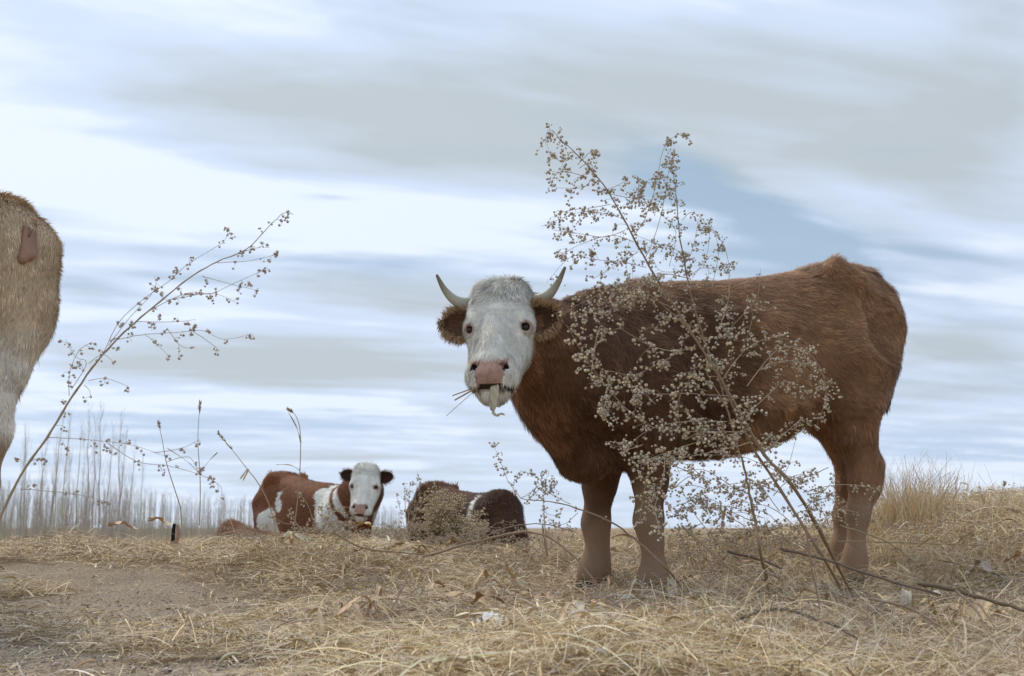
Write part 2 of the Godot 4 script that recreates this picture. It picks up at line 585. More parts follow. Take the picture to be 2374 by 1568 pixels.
# ------------------------------------------------------------------ cattle: distance field and surface nets
class Field:
	var O := Vector3.ZERO
	var fwd := Vector3.RIGHT
	var left := Vector3.BACK
	var has_torso := false
	var s0 := 0.0
	var s1 := 1.0
	var tt := PackedFloat32Array()
	var tb := PackedFloat32Array()
	var tw := PackedFloat32Array()
	var expo := 2.3
	var a := PackedVector3Array()
	var b := PackedVector3Array()
	var ra := PackedFloat32Array()
	var rb := PackedFloat32Array()
	var ca := PackedVector3Array()      # carved capsules
	var cb := PackedVector3Array()
	var cr := PackedFloat32Array()
	var k := 0.06

	func torso(stations: Array) -> void:
		has_torso = true
		s0 = stations[0][0]
		s1 = stations[-1][0]
		for j in 81:
			var s := lerpf(s0, s1, j / 80.0)
			var q := 0
			while q < stations.size() - 2 and s > stations[q + 1][0]:
				q += 1
			var p0: Array = stations[maxi(q - 1, 0)]
			var p1: Array = stations[q]
			var p2: Array = stations[q + 1]
			var p3: Array = stations[mini(q + 2, stations.size() - 1)]
			var t: float = clampf((s - p1[0]) / (p2[0] - p1[0]), 0.0, 1.0)
			tt.append(cubic_interpolate(p1[1], p2[1], p0[1], p3[1], t))
			tb.append(cubic_interpolate(p1[2], p2[2], p0[2], p3[2], t))
			tw.append(cubic_interpolate(p1[3], p2[3], p0[3], p3[3], t))

	func cap(p: Vector3, q: Vector3, r: float, r2: float) -> void:
		a.append(p); b.append(q); ra.append(r); rb.append(r2)

	func carve(p: Vector3, q: Vector3, r: float) -> void:
		ca.append(p); cb.append(q); cr.append(r)

	func body(p: Vector3) -> float:
		var q := p - O
		var s := q.dot(fwd)
		var sc := clampf(s, s0, s1)
		var f := (sc - s0) / (s1 - s0) * 80.0
		var i := mini(int(f), 79)
		f -= i
		var top := lerpf(tt[i], tt[i + 1], f)
		var bot := lerpf(tb[i], tb[i + 1], f)
		var hw := lerpf(tw[i], tw[i + 1], f)
		var hy := maxf((top - bot) * 0.5, 0.02)
		var yy := absf(q.y - (top + bot) * 0.5) / hy
		var ww := absf(q.dot(left)) / hw
		var e := pow(pow(yy, expo) + pow(ww, expo), 1.0 / expo)
		var d := (e - 1.0) * minf(hw, hy)
		var ds := absf(s - sc)
		if ds > 0.0:
			d = maxf(d, 0.0)
			d = sqrt(d * d + ds * ds)
		return d

	func one(i: int, p: Vector3) -> float:
		var ab := b[i] - a[i]
		var t := clampf((p - a[i]).dot(ab) / maxf(ab.length_squared(), 1e-6), 0.0, 1.0)
		return (p - a[i] - ab * t).length() - lerpf(ra[i], rb[i], t)

	func eval(p: Vector3, use: PackedInt32Array, with_body: bool) -> float:
		var d := 10.0
		if with_body:
			d = body(p)
		for i in use:
			var e := one(i, p)
			var h := maxf(k - absf(d - e), 0.0) / k
			d = minf(d, e) - h * h * k * 0.25
		for i in ca.size():
			var ab := cb[i] - ca[i]
			var t := clampf((p - ca[i]).dot(ab) / maxf(ab.length_squared(), 1e-6), 0.0, 1.0)
			d = maxf(d, cr[i] - (p - ca[i] - ab * t).length())
		return d

	func nets(lo: Vector3, hi: Vector3, cell: float, out: Bag) -> void:
		var B := 6
		var nb := Vector3i(((hi - lo) / (cell * B)).ceil())
		var nx := nb.x * B + 1
		var ny := nb.y * B + 1
		var nz := nb.z * B + 1
		var g := PackedFloat32Array()
		g.resize(nx * ny * nz)
		g.fill(99.0)
		var all := PackedInt32Array()
		for i in a.size():
			all.append(i)
		var half := cell * B * 0.87
		var live := []
		for bz in nb.z:
			for by in nb.y:
				for bx in nb.x:
					var c := lo + Vector3(bx + 0.5, by + 0.5, bz + 0.5) * cell * B
					var use := PackedInt32Array()
					var bd := 10.0
					var near := 10.0
					if has_torso:
						bd = body(c)
						near = bd
					for i in all:
						var e := one(i, c)
						near = minf(near, e)
						if e < half * 1.25 + k:
							use.append(i)
					var wb := has_torso and bd < half * 1.6 + k
					if near > half * 1.5 + 0.01:
						continue
					if eval(c, use, wb) < -half * 1.3:
						continue
					live.append(Vector3i(bx, by, bz))
					for z in B + 1:
						for y in B + 1:
							for x in B + 1:
								var id := ((bz * B + z) * ny + by * B + y) * nx + bx * B + x
								if g[id] > 98.0:
									g[id] = eval(lo + Vector3(bx * B + x, by * B + y, bz * B + z) * cell, use, wb)
		var ids := {}
		var first := out.v.size()
		var off := PackedInt32Array([0, 1, nx, nx + 1, nx * ny, nx * ny + 1, nx * ny + nx, nx * ny + nx + 1])
		var edges := [[0, 1], [2, 3], [4, 5], [6, 7], [0, 2], [1, 3], [4, 6], [5, 7], [0, 4], [1, 5], [2, 6], [3, 7]]
		var corner := [Vector3(0, 0, 0), Vector3(1, 0, 0), Vector3(0, 1, 0), Vector3(1, 1, 0), Vector3(0, 0, 1), Vector3(1, 0, 1), Vector3(0, 1, 1), Vector3(1, 1, 1)]
		for bl in live:
			for z in B:
				for y in B:
					for x in B:
						var id: int = ((bl.z * B + z) * ny + bl.y * B + y) * nx + bl.x * B + x
						var neg := 0
						for o in off:
							if g[id + o] < 0.0:
								neg += 1
						if neg == 0 or neg == 8:
							continue
						var sum := Vector3.ZERO
						var cnt := 0
						for ed in edges:
							var va := g[id + off[ed[0]]]
							var vb := g[id + off[ed[1]]]
							if (va < 0.0) != (vb < 0.0):
								var ka: Vector3 = corner[ed[0]]
								sum += ka.lerp(corner[ed[1]], va / (va - vb))
								cnt += 1
						ids[id] = out.v.size()
						out.v.append(lo + (Vector3(bl.x * B + x, bl.y * B + y, bl.z * B + z) + sum / cnt) * cell)
						out.n.append(Vector3.ZERO)
						out.c.append(Color.WHITE)
		var start := out.i.size()
		var step := [1, nx, nx * ny]
		for id in ids:
			for ax in 3:
				var u: int = step[(ax + 1) % 3]
				var w: int = step[(ax + 2) % 3]
				var v0 := g[id]
				var v1: float = g[id + step[ax]]
				if (v0 < 0.0) == (v1 < 0.0) or v1 > 98.0:
					continue
				if not (ids.has(id - u) and ids.has(id - w) and ids.has(id - u - w)):
					continue
				var i0: int = ids[id]
				var i1: int = ids[id - u]
				var i2: int = ids[id - u - w]
				var i3: int = ids[id - w]
				if v0 < 0.0:
					out.tri(i0, i2, i1); out.tri(i0, i3, i2)
				else:
					out.tri(i0, i1, i2); out.tri(i0, i2, i3)
		for t in range(start, out.i.size(), 3):
			var p0 := out.v[out.i[t]]
			var nn := (out.v[out.i[t + 2]] - p0).cross(out.v[out.i[t + 1]] - p0)
			for j in 3:
				out.n[out.i[t + j]] += nn
		for j in range(first, out.v.size()):
			out.n[j] = out.n[j].normalized()

# A whole animal. Everything is laid out in world axes and stored relative to its base.
class Beast:
	var O := Vector3.ZERO
	var fwd := Vector3.RIGHT
	var left := Vector3.BACK
	var head := Transform3D()
	var coat := ""
	var size := 1.0
	var bald := []
	func w(s: float, y: float, l: float) -> Vector3:
		return O + fwd * s + left * l + Vector3(0, y, 0)

func beast(theta_deg: float, O: Vector3, size := 1.0) -> Beast:
	var q := Beast.new()
	var t := deg_to_rad(theta_deg)
	q.O = O
	q.fwd = Vector3(-cos(t), 0, sin(t))
	q.left = Vector3(sin(t), 0, cos(t))
	q.size = size
	return q

const TORSO := [
	[-0.795, 1.28, 1.16, 0.05], [-0.765, 1.365, 1.02, 0.12], [-0.705, 1.42, 0.92, 0.175], [-0.62, 1.452, 0.87, 0.215], [-0.53, 1.462, 0.82, 0.238],
	[-0.43, 1.45, 0.775, 0.245], [-0.35, 1.42, 0.755, 0.24], [-0.2, 1.385, 0.68, 0.262], [-0.03, 1.352, 0.63, 0.285], [0.1, 1.335, 0.605, 0.29],
	[0.3, 1.318, 0.595, 0.272], [0.45, 1.30, 0.565, 0.242], [0.58, 1.28, 0.54, 0.212], [0.69, 1.25, 0.52, 0.17], [0.78, 1.20, 0.56, 0.12], [0.84, 1.1, 0.70, 0.05],
]

func head_field() -> Field:
	# head frame: x to the animal's left, y up along the face, z out of the face; poll at the origin
	var f := Field.new()
	f.k = 0.035
	f.cap(Vector3(-0.045, -0.012, -0.035), Vector3(0.045, -0.012, -0.035), 0.052, 0.052)      # poll
	f.cap(Vector3(-0.045, -0.075, -0.03), Vector3(0.045, -0.075, -0.03), 0.068, 0.068)        # forehead
	f.cap(Vector3(-0.05, -0.14, -0.015), Vector3(0.05, -0.14, -0.015), 0.062, 0.062)          # brow and eyes
	f.cap(Vector3(0, -0.13, 0.0), Vector3(0, -0.295, 0.090), 0.068, 0.053)                     # bridge of the nose
	for s in [-1.0, 1.0]:
		f.cap(Vector3(0.048 * s, -0.17, -0.05), Vector3(0.040 * s, -0.305, 0.055), 0.066, 0.046)   # cheek
		f.cap(Vector3(0.045 * s, -0.13, -0.11), Vector3(0.04 * s, -0.24, -0.05), 0.07, 0.05)    # jaw
		f.cap(Vector3(0.074 * s, -0.130, 0.014), Vector3(0.090 * s, -0.136, 0.002), 0.025, 0.023) # brow over the eye
	f.cap(Vector3(-0.030, -0.330, 0.100), Vector3(0.030, -0.330, 0.100), 0.046, 0.046)         # muzzle
	f.cap(Vector3(-0.038, -0.345, 0.085), Vector3(0.038, -0.345, 0.085), 0.042, 0.042)
	f.cap(Vector3(-0.020, -0.395, 0.072), Vector3(0.020, -0.395, 0.072), 0.024, 0.024)           # chin and lower lip
	f.cap(Vector3(0, -0.375, 0.055), Vector3(0, -0.25, -0.05), 0.042, 0.06)
	for s in [-1.0, 1.0]:
		f.carve(Vector3(0.044 * s, -0.312, 0.142), Vector3(0.056 * s, -0.330, 0.122), 0.0125)
	for s in [-1.0, 1.0]:
		f.carve(Vector3(0.090 * s, -0.153, 0.034), Vector3(0.098 * s, -0.153, 0.028), 0.0125)
	f.carve(Vector3(-0.045, -0.381, 0.118), Vector3(0.045, -0.381, 0.118), 0.007)
	f.carve(Vector3(0.045, -0.380, 0.113), Vector3(0.08, -0.366, 0.06), 0.006)
	f.carve(Vector3(-0.045, -0.380, 0.113), Vector3(-0.08, -0.366, 0.06), 0.006)
	return f

func leg(f: Field, q: Beast, pts: Array) -> void:
	for k in pts.size() - 1:
		f.cap(q.w(pts[k][0], pts[k][1], pts[k][2]), q.w(pts[k + 1][0], pts[k + 1][1], pts[k + 1][2]), pts[k][3], pts[k + 1][3])

func coat_color(kind: String, q: Beast, p: Vector3, on_head: bool, hp: Vector3) -> Color:
	var d := p - q.O
	var s := d.dot(q.fwd) / q.size
	var l := d.dot(q.left) / q.size
	var y := d.y / q.size
	var nz := n1.get_noise_3d(p.x * 220.0, p.y * 220.0, p.z * 220.0)
	var nw := n2.get_noise_3d(p.x * 500.0, p.y * 500.0, p.z * 500.0)
	var brown := Color(0.345, 0.188, 0.098)
	var dark := Color(0.135, 0.063, 0.034)
	var white := Color(0.80, 0.785, 0.715)
	var c := brown.lerp(dark, clampf(0.25 + 0.9 * nz, 0, 1) * 0.7)
	match kind:
		"tan":
			c = Color(0.66, 0.52, 0.35).lerp(Color(0.53, 0.40, 0.26), clampf(0.4 + nz, 0, 1))
			var low := sstep(1.02, 0.86, y + 0.12 * nz)
			c = c.lerp(Color(0.78, 0.74, 0.65), low * clampf(0.75 + 1.2 * nw, 0, 1) * 0.85)
			c = c.lerp(Color(0.36, 0.26, 0.16), sstep(0.62, 0.52, y))
		"red":
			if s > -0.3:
				c = c.lerp(dark * 0.65, sstep(-0.12, 0.30, s + 0.3 * nz) * 0.8 * sstep(1.36, 1.16, y + 0.15 * nz))  # dark shoulder hair plus painted-in shade; top of the back left lighter
				c = c.lerp(Color(0.30, 0.145, 0.075), sstep(0.82, 0.98, s + 0.15 * nz) * 0.8)  # redder neck by the head, with light from the left painted in
			c = c.lerp(Color(0.31, 0.21, 0.138), sstep(0.54, 0.32, y + 0.2 * nz) * 0.85)
		"pied":
			c = Color(0.26, 0.108, 0.05).lerp(Color(0.15, 0.065, 0.033), clampf(0.35 + 0.8 * nz, 0, 1))
			var v := 0.0
			v = maxf(v, blob(s, y, 0.60 + 0.10 * nz, 1.02 - 0.1 * nw, 0.13, 0.34, 0.75) * 1.6)
			v = maxf(v, blob(s, y, 0.82 + 0.08 * nz, 1.14, 0.06, 0.25, 0.7) * 1.5)
			v = maxf(v, blob(s, y, -0.35 + 0.1 * nz, 0.92, 0.18, 0.16, -0.4) * 1.5)
			v = maxf(v, blob(s, y, -0.2 + 0.1 * nw, 1.14, 0.06, 0.12, 0.2) * 1.4)
			v = maxf(v, sstep(0.55, 0.35, y + 0.15 * nz))
			v = maxf(v, blob(s, l, 0.95, 0.0, 0.35, 0.09, 0.0) * 1.3 * sstep(1.15, 1.0, y))
			if v + 0.25 * nw > 0.6:
				c = white
		"dark":
			c = Color(0.15, 0.072, 0.04).lerp(Color(0.07, 0.032, 0.018), sstep(-0.1, 0.5, s + 0.3 * nz))
			if blob(s, y, 0.60 + 0.05 * nz, 1.14 - 0.05 * nw, 0.07, 0.22, 0.45) + 0.25 * nw > 0.5:
				c = white
		"calf":
			c = Color(0.24, 0.115, 0.06).lerp(dark, clampf(0.3 + nz, 0, 1) * 0.7)
	if q.bald.size() and skinless(q, p):
		c = Color(0.40, 0.25, 0.17).lerp(Color(0.30, 0.20, 0.14), clampf(0.4 + 1.4 * nw, 0, 1))
	if on_head:
		if kind == "red" or kind == "pied":
			var back := hp.z + 0.02 * nz * 3.0
			if back > -0.105:
				c = white.lerp(Color(0.60, 0.56, 0.48), clampf(0.2 + nz * 1.3, 0, 1) * 0.5)
		if kind == "red" or kind == "pied" or kind == "tan":
			if hp.y < -0.300 + 0.20 * absf(hp.x) + 0.006 * nw and hp.y > -0.381 and hp.z > 0.105 and absf(hp.x) < 0.054 + 0.34 * (hp.y + 0.315) + 0.008 * nw:
				c = Color(0.60, 0.39, 0.32).lerp(Color(0.42, 0.26, 0.21), clampf(0.35 + 1.5 * nw, 0, 1))
				if n3.get_noise_3d(p.x * 3500.0, p.y * 3500.0, p.z * 3500.0) > 0.22:
					c = c * 0.8
			elif hp.y < -0.381 and hp.y > -0.394 and hp.z > 0.085 and absf(hp.x) < 0.042:
				c = Color(0.46, 0.33, 0.27)
			if Vector2((absf(hp.x) - 0.050) / 0.009, (hp.y + 0.320 - 0.5 * (absf(hp.x) - 0.050)) / 0.014).length() < 1.0 and hp.z > 0.09:
				c = Color(0.03, 0.02, 0.018)
			if absf(hp.y + 0.380) < 0.006 and hp.z > 0.07:
				c = Color(0.06, 0.04, 0.03)
			# pink skin round the eyes
			var ex := Vector2(absf(hp.x) - 0.093, hp.y + 0.152).length()
			if ex < 0.023 + 0.006 * nw and hp.z > -0.06:
				c = Color(0.52, 0.40, 0.33)
			if ex < 0.0145 and hp.z > -0.06:
				c = Color(0.12, 0.07, 0.055)
	return c

func surface_gap(f: Field, p: Vector3, dir: Vector3) -> float:      # how far along dir the surface lies
	var all := PackedInt32Array()
	for i in f.a.size():
		all.append(i)
	var t := -0.3
	while t < 0.6:
		if f.eval(p + dir * t, all, true) < 0.0:
			return t
		t += 0.01
	return 0.0

func skinless(q: Beast, p: Vector3) -> bool:
	for z in q.bald:
		var ab: Vector3 = z[1] - z[0]
		var t := clampf((p - z[0]).dot(ab) / ab.length_squared(), 0.0, 1.0)
		if (p - z[0] - ab * t).length() < z[2] * (1.0 + 0.25 * n2.get_noise_3dv(p * 500.0)):
			return true
	return false

func furnish(q: Beast, body: Bag, nbody: int, kind: String, hairs: int, hl: float, hw: float, parent: Node3D, scale := 1.0) -> void:
	# colours on the skin, then the coat: short tapered hairs rooted on it
	var hinv := q.head.affine_inverse()
	for k in body.v.size():
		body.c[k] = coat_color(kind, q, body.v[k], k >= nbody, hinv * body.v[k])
	var area := PackedFloat32Array()
	var total := 0.0
	for t in range(0, body.i.size(), 3):
		var p0 := body.v[body.i[t]]
		total += 0.5 * (body.v[body.i[t + 1]] - p0).cross(body.v[body.i[t + 2]] - p0).length()
	var buf := PackedFloat32Array()
	buf.resize(hairs * 2 * 16)
	var per := hairs / total
	var acc := 0.0
	var n := 0
	var origin := q.O
	for t in range(0, body.i.size(), 3):
		var i0 := body.i[t]
		var i1 := body.i[t + 1]
		var i2 := body.i[t + 2]
		var p0 := body.v[i0]
		var ar := 0.5 * (body.v[i1] - p0).cross(body.v[i2] - p0).length()
		var nn := body.n[i0]
		var on_head := i0 >= nbody
		# faces turned well away from where anyone can stand still get hairs, only fewer
		var to_eye := (EYE - p0).normalized().dot(nn)
		var dens := per * (1.3 if to_eye > -0.25 else 0.35)
		if on_head:
			dens *= 2.2
		acc += ar * dens
		while acc > 1.0:
			acc -= 1.0
			if n >= hairs * 2 - 2:
				break
			var u := rng.randf()
			var v := rng.randf()
			if u + v > 1.0:
				u = 1.0 - u
				v = 1.0 - v
			var p := p0 + (body.v[i1] - p0) * u + (body.v[i2] - p0) * v
			var hp := hinv * p
			if q.bald.size() and skinless(q, p):
				continue
			var ln := hl * ri(0.6, 1.3)
			var wd := hw * ri(0.7, 1.3)
			var flow: Vector3
			var lift := 0.22
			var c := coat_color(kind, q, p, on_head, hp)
			var cl := n3.get_noise_3d(p.x * 900.0, p.y * 900.0, p.z * 900.0)
			var cl2 := n2.get_noise_3d(p.x * 420.0 + 50.0, p.y * 420.0, p.z * 420.0)
			if on_head:
				if hp.z > 0.10 and hp.y < -0.302 and hp.y > -0.394 and absf(hp.x) < 0.052 + 0.34 * (hp.y + 0.315) and kind != "dark":
					continue
				var ex := Vector2(absf(hp.x) - 0.093, hp.y + 0.152).length()
				if ex < 0.017 and hp.z > -0.05:
					continue
				var r := Vector3(hp.x, hp.y + 0.085, 0)
				flow = q.head.basis * (r.normalized() + Vector3(cl2 * 1.2, cl * 0.8 - 0.25, 0.1))
				var lock := n3.get_noise_3d(hp.x * 2600.0, hp.y * 1300.0, hp.z * 2600.0)
				c = c * (1.0 + 0.6 * lock)
				ln = hl * 0.75 * ri(0.6, 1.3)
				wd *= 0.8
				lift = 0.22 + 0.6 * lock
				if hp.y > -0.045 and hp.z > -0.10:
					ln = hl * ri(0.8, 2.0)
					lift = 0.14 + 0.4 * lock
					flow = q.head.basis * Vector3(hp.x * 5.0 + cl2 * 3.0 + lock * 2.0, -1.0 + 1.2 * cl, 0.35)
					if absf(hp.x + 0.02 * cl) < 0.035 and hp.y > 0.018 and rng.randf() < 0.35:
						flow = q.head.basis * Vector3(cl2 * 1.5 + hp.x * 6.0, 1.0, 0.3)
						lift = 0.45
				elif hp.y > -0.16 and hp.z > -0.05:
					ln = hl * ri(0.45, 0.85)
				elif hp.z < -0.08:
					ln = hl
			else:
				var d := p - q.O
				var s := d.dot(q.fwd) / scale
				var y := d.y / scale
				flow = -q.fwd * 0.9 + Vector3(0, -0.55, 0)
				if y < 0.75 and absf(s) > 0.25:
					flow = Vector3(0, -1, 0) - q.fwd * 0.15
					ln *= lerpf(0.35, 1.0, sstep(0.3, 0.75, y))
					lift = 0.16
				elif s < -0.5:
					flow = -q.fwd * 0.5 + Vector3(0, -1.0, 0)
				if s > 0.55:
					flow = Vector3(0, -1.0, 0) - q.fwd * 0.3
				if nn.y > 0.75 and s < -0.3:
					ln *= 1.4
					lift = 0.42
				if nn.y < -0.5 and y > 0.4:
					ln *= 1.6
					flow = Vector3(0, -1, 0) - q.fwd * 0.5
				flow += Vector3(cl2, cl * 0.8, cl2 - cl) * 0.75
				ln *= 1.0 + 0.5 * cl
				var strand := n3.get_noise_3d(s * 900.0, y * 3600.0, d.dot(q.left) * 3600.0) if y > 0.7 else n3.get_noise_3d(s * 3600.0, y * 900.0, d.dot(q.left) * 3600.0)
				c = c * (1.0 + 0.55 * strand)
				lift += 0.3 * strand
			flow = (flow - nn * flow.dot(nn))
			if flow.length_squared() < 0.01:
				flow = nn.cross(Vector3(0.3, 0.5, 0.8))
			flow = (flow.normalized() + nn * (lift + (0.08 if on_head else 0.35) * cl2 + ri(-0.1, 0.1)) + Vector3(ri(-1, 1), ri(-1, 1), ri(-1, 1)) * 0.16).normalized()
			var side := flow.cross(nn).normalized()
			var up := side.cross(flow)
			put(buf, n, side * wd, up * ln, flow * ln, p - nn * 0.003 - origin, tint(c * (1.0 + (0.15 if on_head else 0.5) * cl), 0.15 if on_head else 0.3))
			n += 1
	buf.resize(n * 16)
	print(kind, " hairs ", n, " of ", hairs)
	for k in body.v.size():
		body.v[k] -= origin
	var bm := part("body", body.mesh(), mat("hide", Color.WHITE, 0.8, true), parent)
	swarm("coat_hair", shapes.hair, mat("hair", Color.WHITE, 0.55, true), buf, bm)

func tuft(rootpts: PackedVector3Array, dirs: PackedVector3Array, lens: PackedFloat32Array, cols: PackedColorArray, wd: float, called: String, parent: Node3D, origin: Vector3) -> void:
	var buf := PackedFloat32Array()
	buf.resize(rootpts.size() * 16)
	for k in rootpts.size():
		var f := dirs[k].normalized()
		var side := f.cross(Vector3(ri(-1, 1), ri(-1, 1), ri(-1, 1))).normalized()
		put(buf, k, side * wd, side.cross(f) * lens[k], f * lens[k], rootpts[k] - origin, cols[k])
	swarm(called, shapes.hair, mat("hair", Color.WHITE, 0.55, true), buf, parent)

func ear(q: Beast, parent: Node3D, root: Vector3, dir: Vector3, face: Vector3, ln: float, wd: float, outer: Color, inner: Color, fringe: float, nh: int) -> void:
	# a cupped leaf: dir along it, face towards the opening (all in head axes)
	var hb := q.head
	var d := (hb.basis * dir).normalized()
	var fc := hb.basis * face
	fc = (fc - d * fc.dot(d)).normalized()
	var sd := d.cross(fc).normalized()
	var o := hb * root
	var sc := hb.basis.x.length()
	var b := Bag.new()
	var nu := 12
	var nv := 9
	var rp := PackedVector3Array()
	var rd := PackedVector3Array()
	var rl := PackedFloat32Array()
	var rc := PackedColorArray()
	for layer in 2:
		for i in nu + 1:
			var t := i / float(nu)
			var w2 := wd * sc * (0.34 + 0.66 * sin(PI * pow(t * 0.86 + 0.10, 0.85))) * (1.0 if t < 0.85 else sqrt(maxf(0.02, 1.0 - pow((t - 0.85) / 0.15, 2.0))))
			for j in nv:
				var u := j / float(nv - 1) * 2.0 - 1.0
				var ang := u * lerpf(1.9, 1.05, t)
				var rr := w2 / sin(minf(lerpf(1.9, 1.05, t), PI / 2))
				var off := sd * sin(ang) * rr * (1.0 if layer == 0 else 0.93) + fc * (-cos(ang) * rr * 0.75 + (0.0 if layer == 0 else 0.006))
				off += fc * rr * 0.4
				var p := o + d * ln * sc * t + off
				var nn := (sd * sin(ang) - fc * cos(ang)) * (1.0 if layer == 0 else -1.0)
				b.add(p - q.O, nn, outer if layer == 0 else inner)
		var st := layer * (nu + 1) * nv
		for i in nu:
			for j in nv - 1:
				var a := st + i * nv + j
				if layer == 1:
					b.tri(a, a + nv, a + 1)
					b.tri(a + 1, a + nv, a + nv + 1)
				else:
					b.tri(a, a + 1, a + nv)
					b.tri(a + 1, a + nv + 1, a + nv)
	for k in nh:
		var i := rng.randi() % (nu + 1)
		var t := i / float(nu)
		var edge := rng.randf() < 0.45
		var j := (0 if rng.randf() < 0.5 else nv - 1) if edge else rng.randi() % nv
		var lay := 0 if rng.randf() < 0.6 else 1
		var vi := lay * (nu + 1) * nv + i * nv + j
		var p := b.v[vi] + q.O + Vector3(ri(-1, 1), ri(-1, 1), ri(-1, 1)) * 0.008 * sc
		rp.append(p)
		var away := b.n[vi] * 0.5 + d * 0.8
		if edge:
			away = sd * signf(j - 1.0) * 1.0 + d * 0.5 + Vector3(0, -0.5, 0)
		rd.append(away + Vector3(ri(-1, 1), ri(-1, 1), ri(-1, 1)) * 0.4)
		rl.append(fringe * ri(0.6, 1.4) * (1.0 if edge else 0.7))
		rc.append(tint((outer if lay == 0 else inner).lerp(Color(0.55, 0.37, 0.21), 0.6 if edge else 0.1), 0.25))
	var e := part("ear", b.mesh(), mat("hide", Color.WHITE, 0.8, true), parent)
	tuft(rp, rd, rl, rc, 0.0022 * sc, "ear_hair", e, q.O)

func horn(q: Beast, parent: Node3D, pts: Array, r0: float) -> void:
	var w := []
	for p in pts:
		w.append(q.head * p - q.O)
	var line := smooth_line(w, 5)
	var b := Bag.new()
	var sc := q.head.basis.x.length()
	b.tube(line, r0 * sc, r0 * 0.14 * sc, 14, Color.WHITE)
	var m := line.size()
	for k in b.v.size():
		var t := clampf(float(k / 14) / (m - 1), 0, 1)
		var ringy := 0.9 + 0.1 * sin(t * 60.0) * (1.0 - t) if t < 0.3 else 1.0
		b.c[k] = (Color(0.42, 0.40, 0.32).lerp(Color(0.20, 0.15, 0.10), sstep(0.55, 0.98, t) * 0.8 + 0.15 * sin(t * 9.0))) * ringy
	# taper is fuller near the base than a straight cone
	part("horn", b.mesh(), mat("horn", Color.WHITE, 0.45, true), parent)

func eye(q: Beast, parent: Node3D, c: Vector3, r: float) -> void:
	var s := SphereMesh.new()
	s.radius = r * q.head.basis.x.length()
	s.height = s.radius * 2.0
	s.radial_segments = 16
	s.rings = 10
	var m := mat("eye", Color(0.012, 0.008, 0.006), 0.08)
	m.metallic_specular = 0.5
	var o := part("eye", s, m, parent)
	o.position = q.head * c - q.O

func hoof(q: Beast, parent: Node3D, p: Vector3, r: float, h: float) -> void:
	var b := Bag.new()
	for toe in [-1.0, 1.0]:
		var first := b.v.size()
		for k in 4:
			var t := k / 3.0
			for s in 10:
				var a := TAU * s / 10.0
				var rad := r * lerpf(1.05, 0.72, t)
				var o: Vector3 = q.fwd * cos(a) * rad * 1.25 + q.left * (sin(a) * rad * 0.55 + toe * r * 0.52)
				o += q.fwd * 0.02 * (1.0 - t)
				b.add(p + o + Vector3(0, h * t, 0) - q.O, (o + Vector3(0, 0.01, 0)).normalized(), Color.WHITE)
		for k in 3:
			for s in 10:
				var a2 := first + k * 10 + s
				var b2 := first + k * 10 + (s + 1) % 10
				b.tri(a2, a2 + 10, b2)
				b.tri(b2, a2 + 10, b2 + 10)
	part("hoof", b.mesh(), mat("hoof", Color(0.05, 0.042, 0.036), 0.5), parent)

func tail(q: Beast, parent: Node3D, pts: Array, r: float, bush: float, nh: int, col: Color) -> void:
	var line := smooth_line(pts, 6)
	var b := Bag.new()
	var loc := PackedVector3Array()
	for p in line:
		loc.append(p - q.O)
	b.tube(loc, r, r * 0.35, 10, col)
	var t0 := part("tail", b.mesh(), mat("hide", Color.WHITE, 0.8, true), parent)
	var rp := PackedVector3Array()
	var rd := PackedVector3Array()
	var rl := PackedFloat32Array()
	var rc := PackedColorArray()
	for k in nh:
		var t := sqrt(rng.randf())
		var f := t * (line.size() - 1)
		var i := mini(int(f), line.size() - 2)
		var dir := (line[i + 1] - line[i]).normalized()
		var o := Vector3(ri(-1, 1), ri(-1, 1), ri(-1, 1))
		o = (o - dir * o.dot(dir)).normalized()
		rp.append(line[i].lerp(line[i + 1], f - i) + o * r * lerpf(0.95, 0.4, t))
		rd.append(dir + o * 0.35 + Vector3(0, -0.6 * t, 0))
		rl.append(lerpf(0.03, bush, t * t) * ri(0.6, 1.2))
		rc.append(tint(col, 0.3))
	tuft(rp, rd, rl, rc, 0.0025, "tail_hair", t0, q.O)

func add_head(body: Bag, q: Beast, cell: float) -> void:
	var hb := Bag.new()
	head_field().nets(Vector3(-0.16, -0.45, -0.22), Vector3(0.16, 0.07, 0.18), cell, hb)
	var first := body.v.size()
	for k in hb.v.size():
		body.add(q.head * hb.v[k], (q.head.basis * hb.n[k]).normalized(), Color.WHITE)
	for k in hb.i:
		body.i.append(first + k)

func head_at(p: Vector3, scale: float, yaw: float, pitch: float, roll: float) -> Transform3D:
	# yaw 0 faces the camera along +z; pitch tips the muzzle out towards the viewer
	var bs := Basis.from_euler(Vector3(deg_to_rad(pitch), deg_to_rad(yaw), deg_to_rad(roll)))
	return Transform3D(bs.scaled(Vector3(scale, scale, scale)), p)

func scaled_torso(k: float) -> Array:
	var o := []
	for s in TORSO:
		o.append([s[0] * k, s[1] * k, s[2] * k, s[3] * k])
	return o

func build_cattle() -> void:
	main_cow()
	print(" main ", Time.get_ticks_msec())
	tan_cow()
	far_cows()

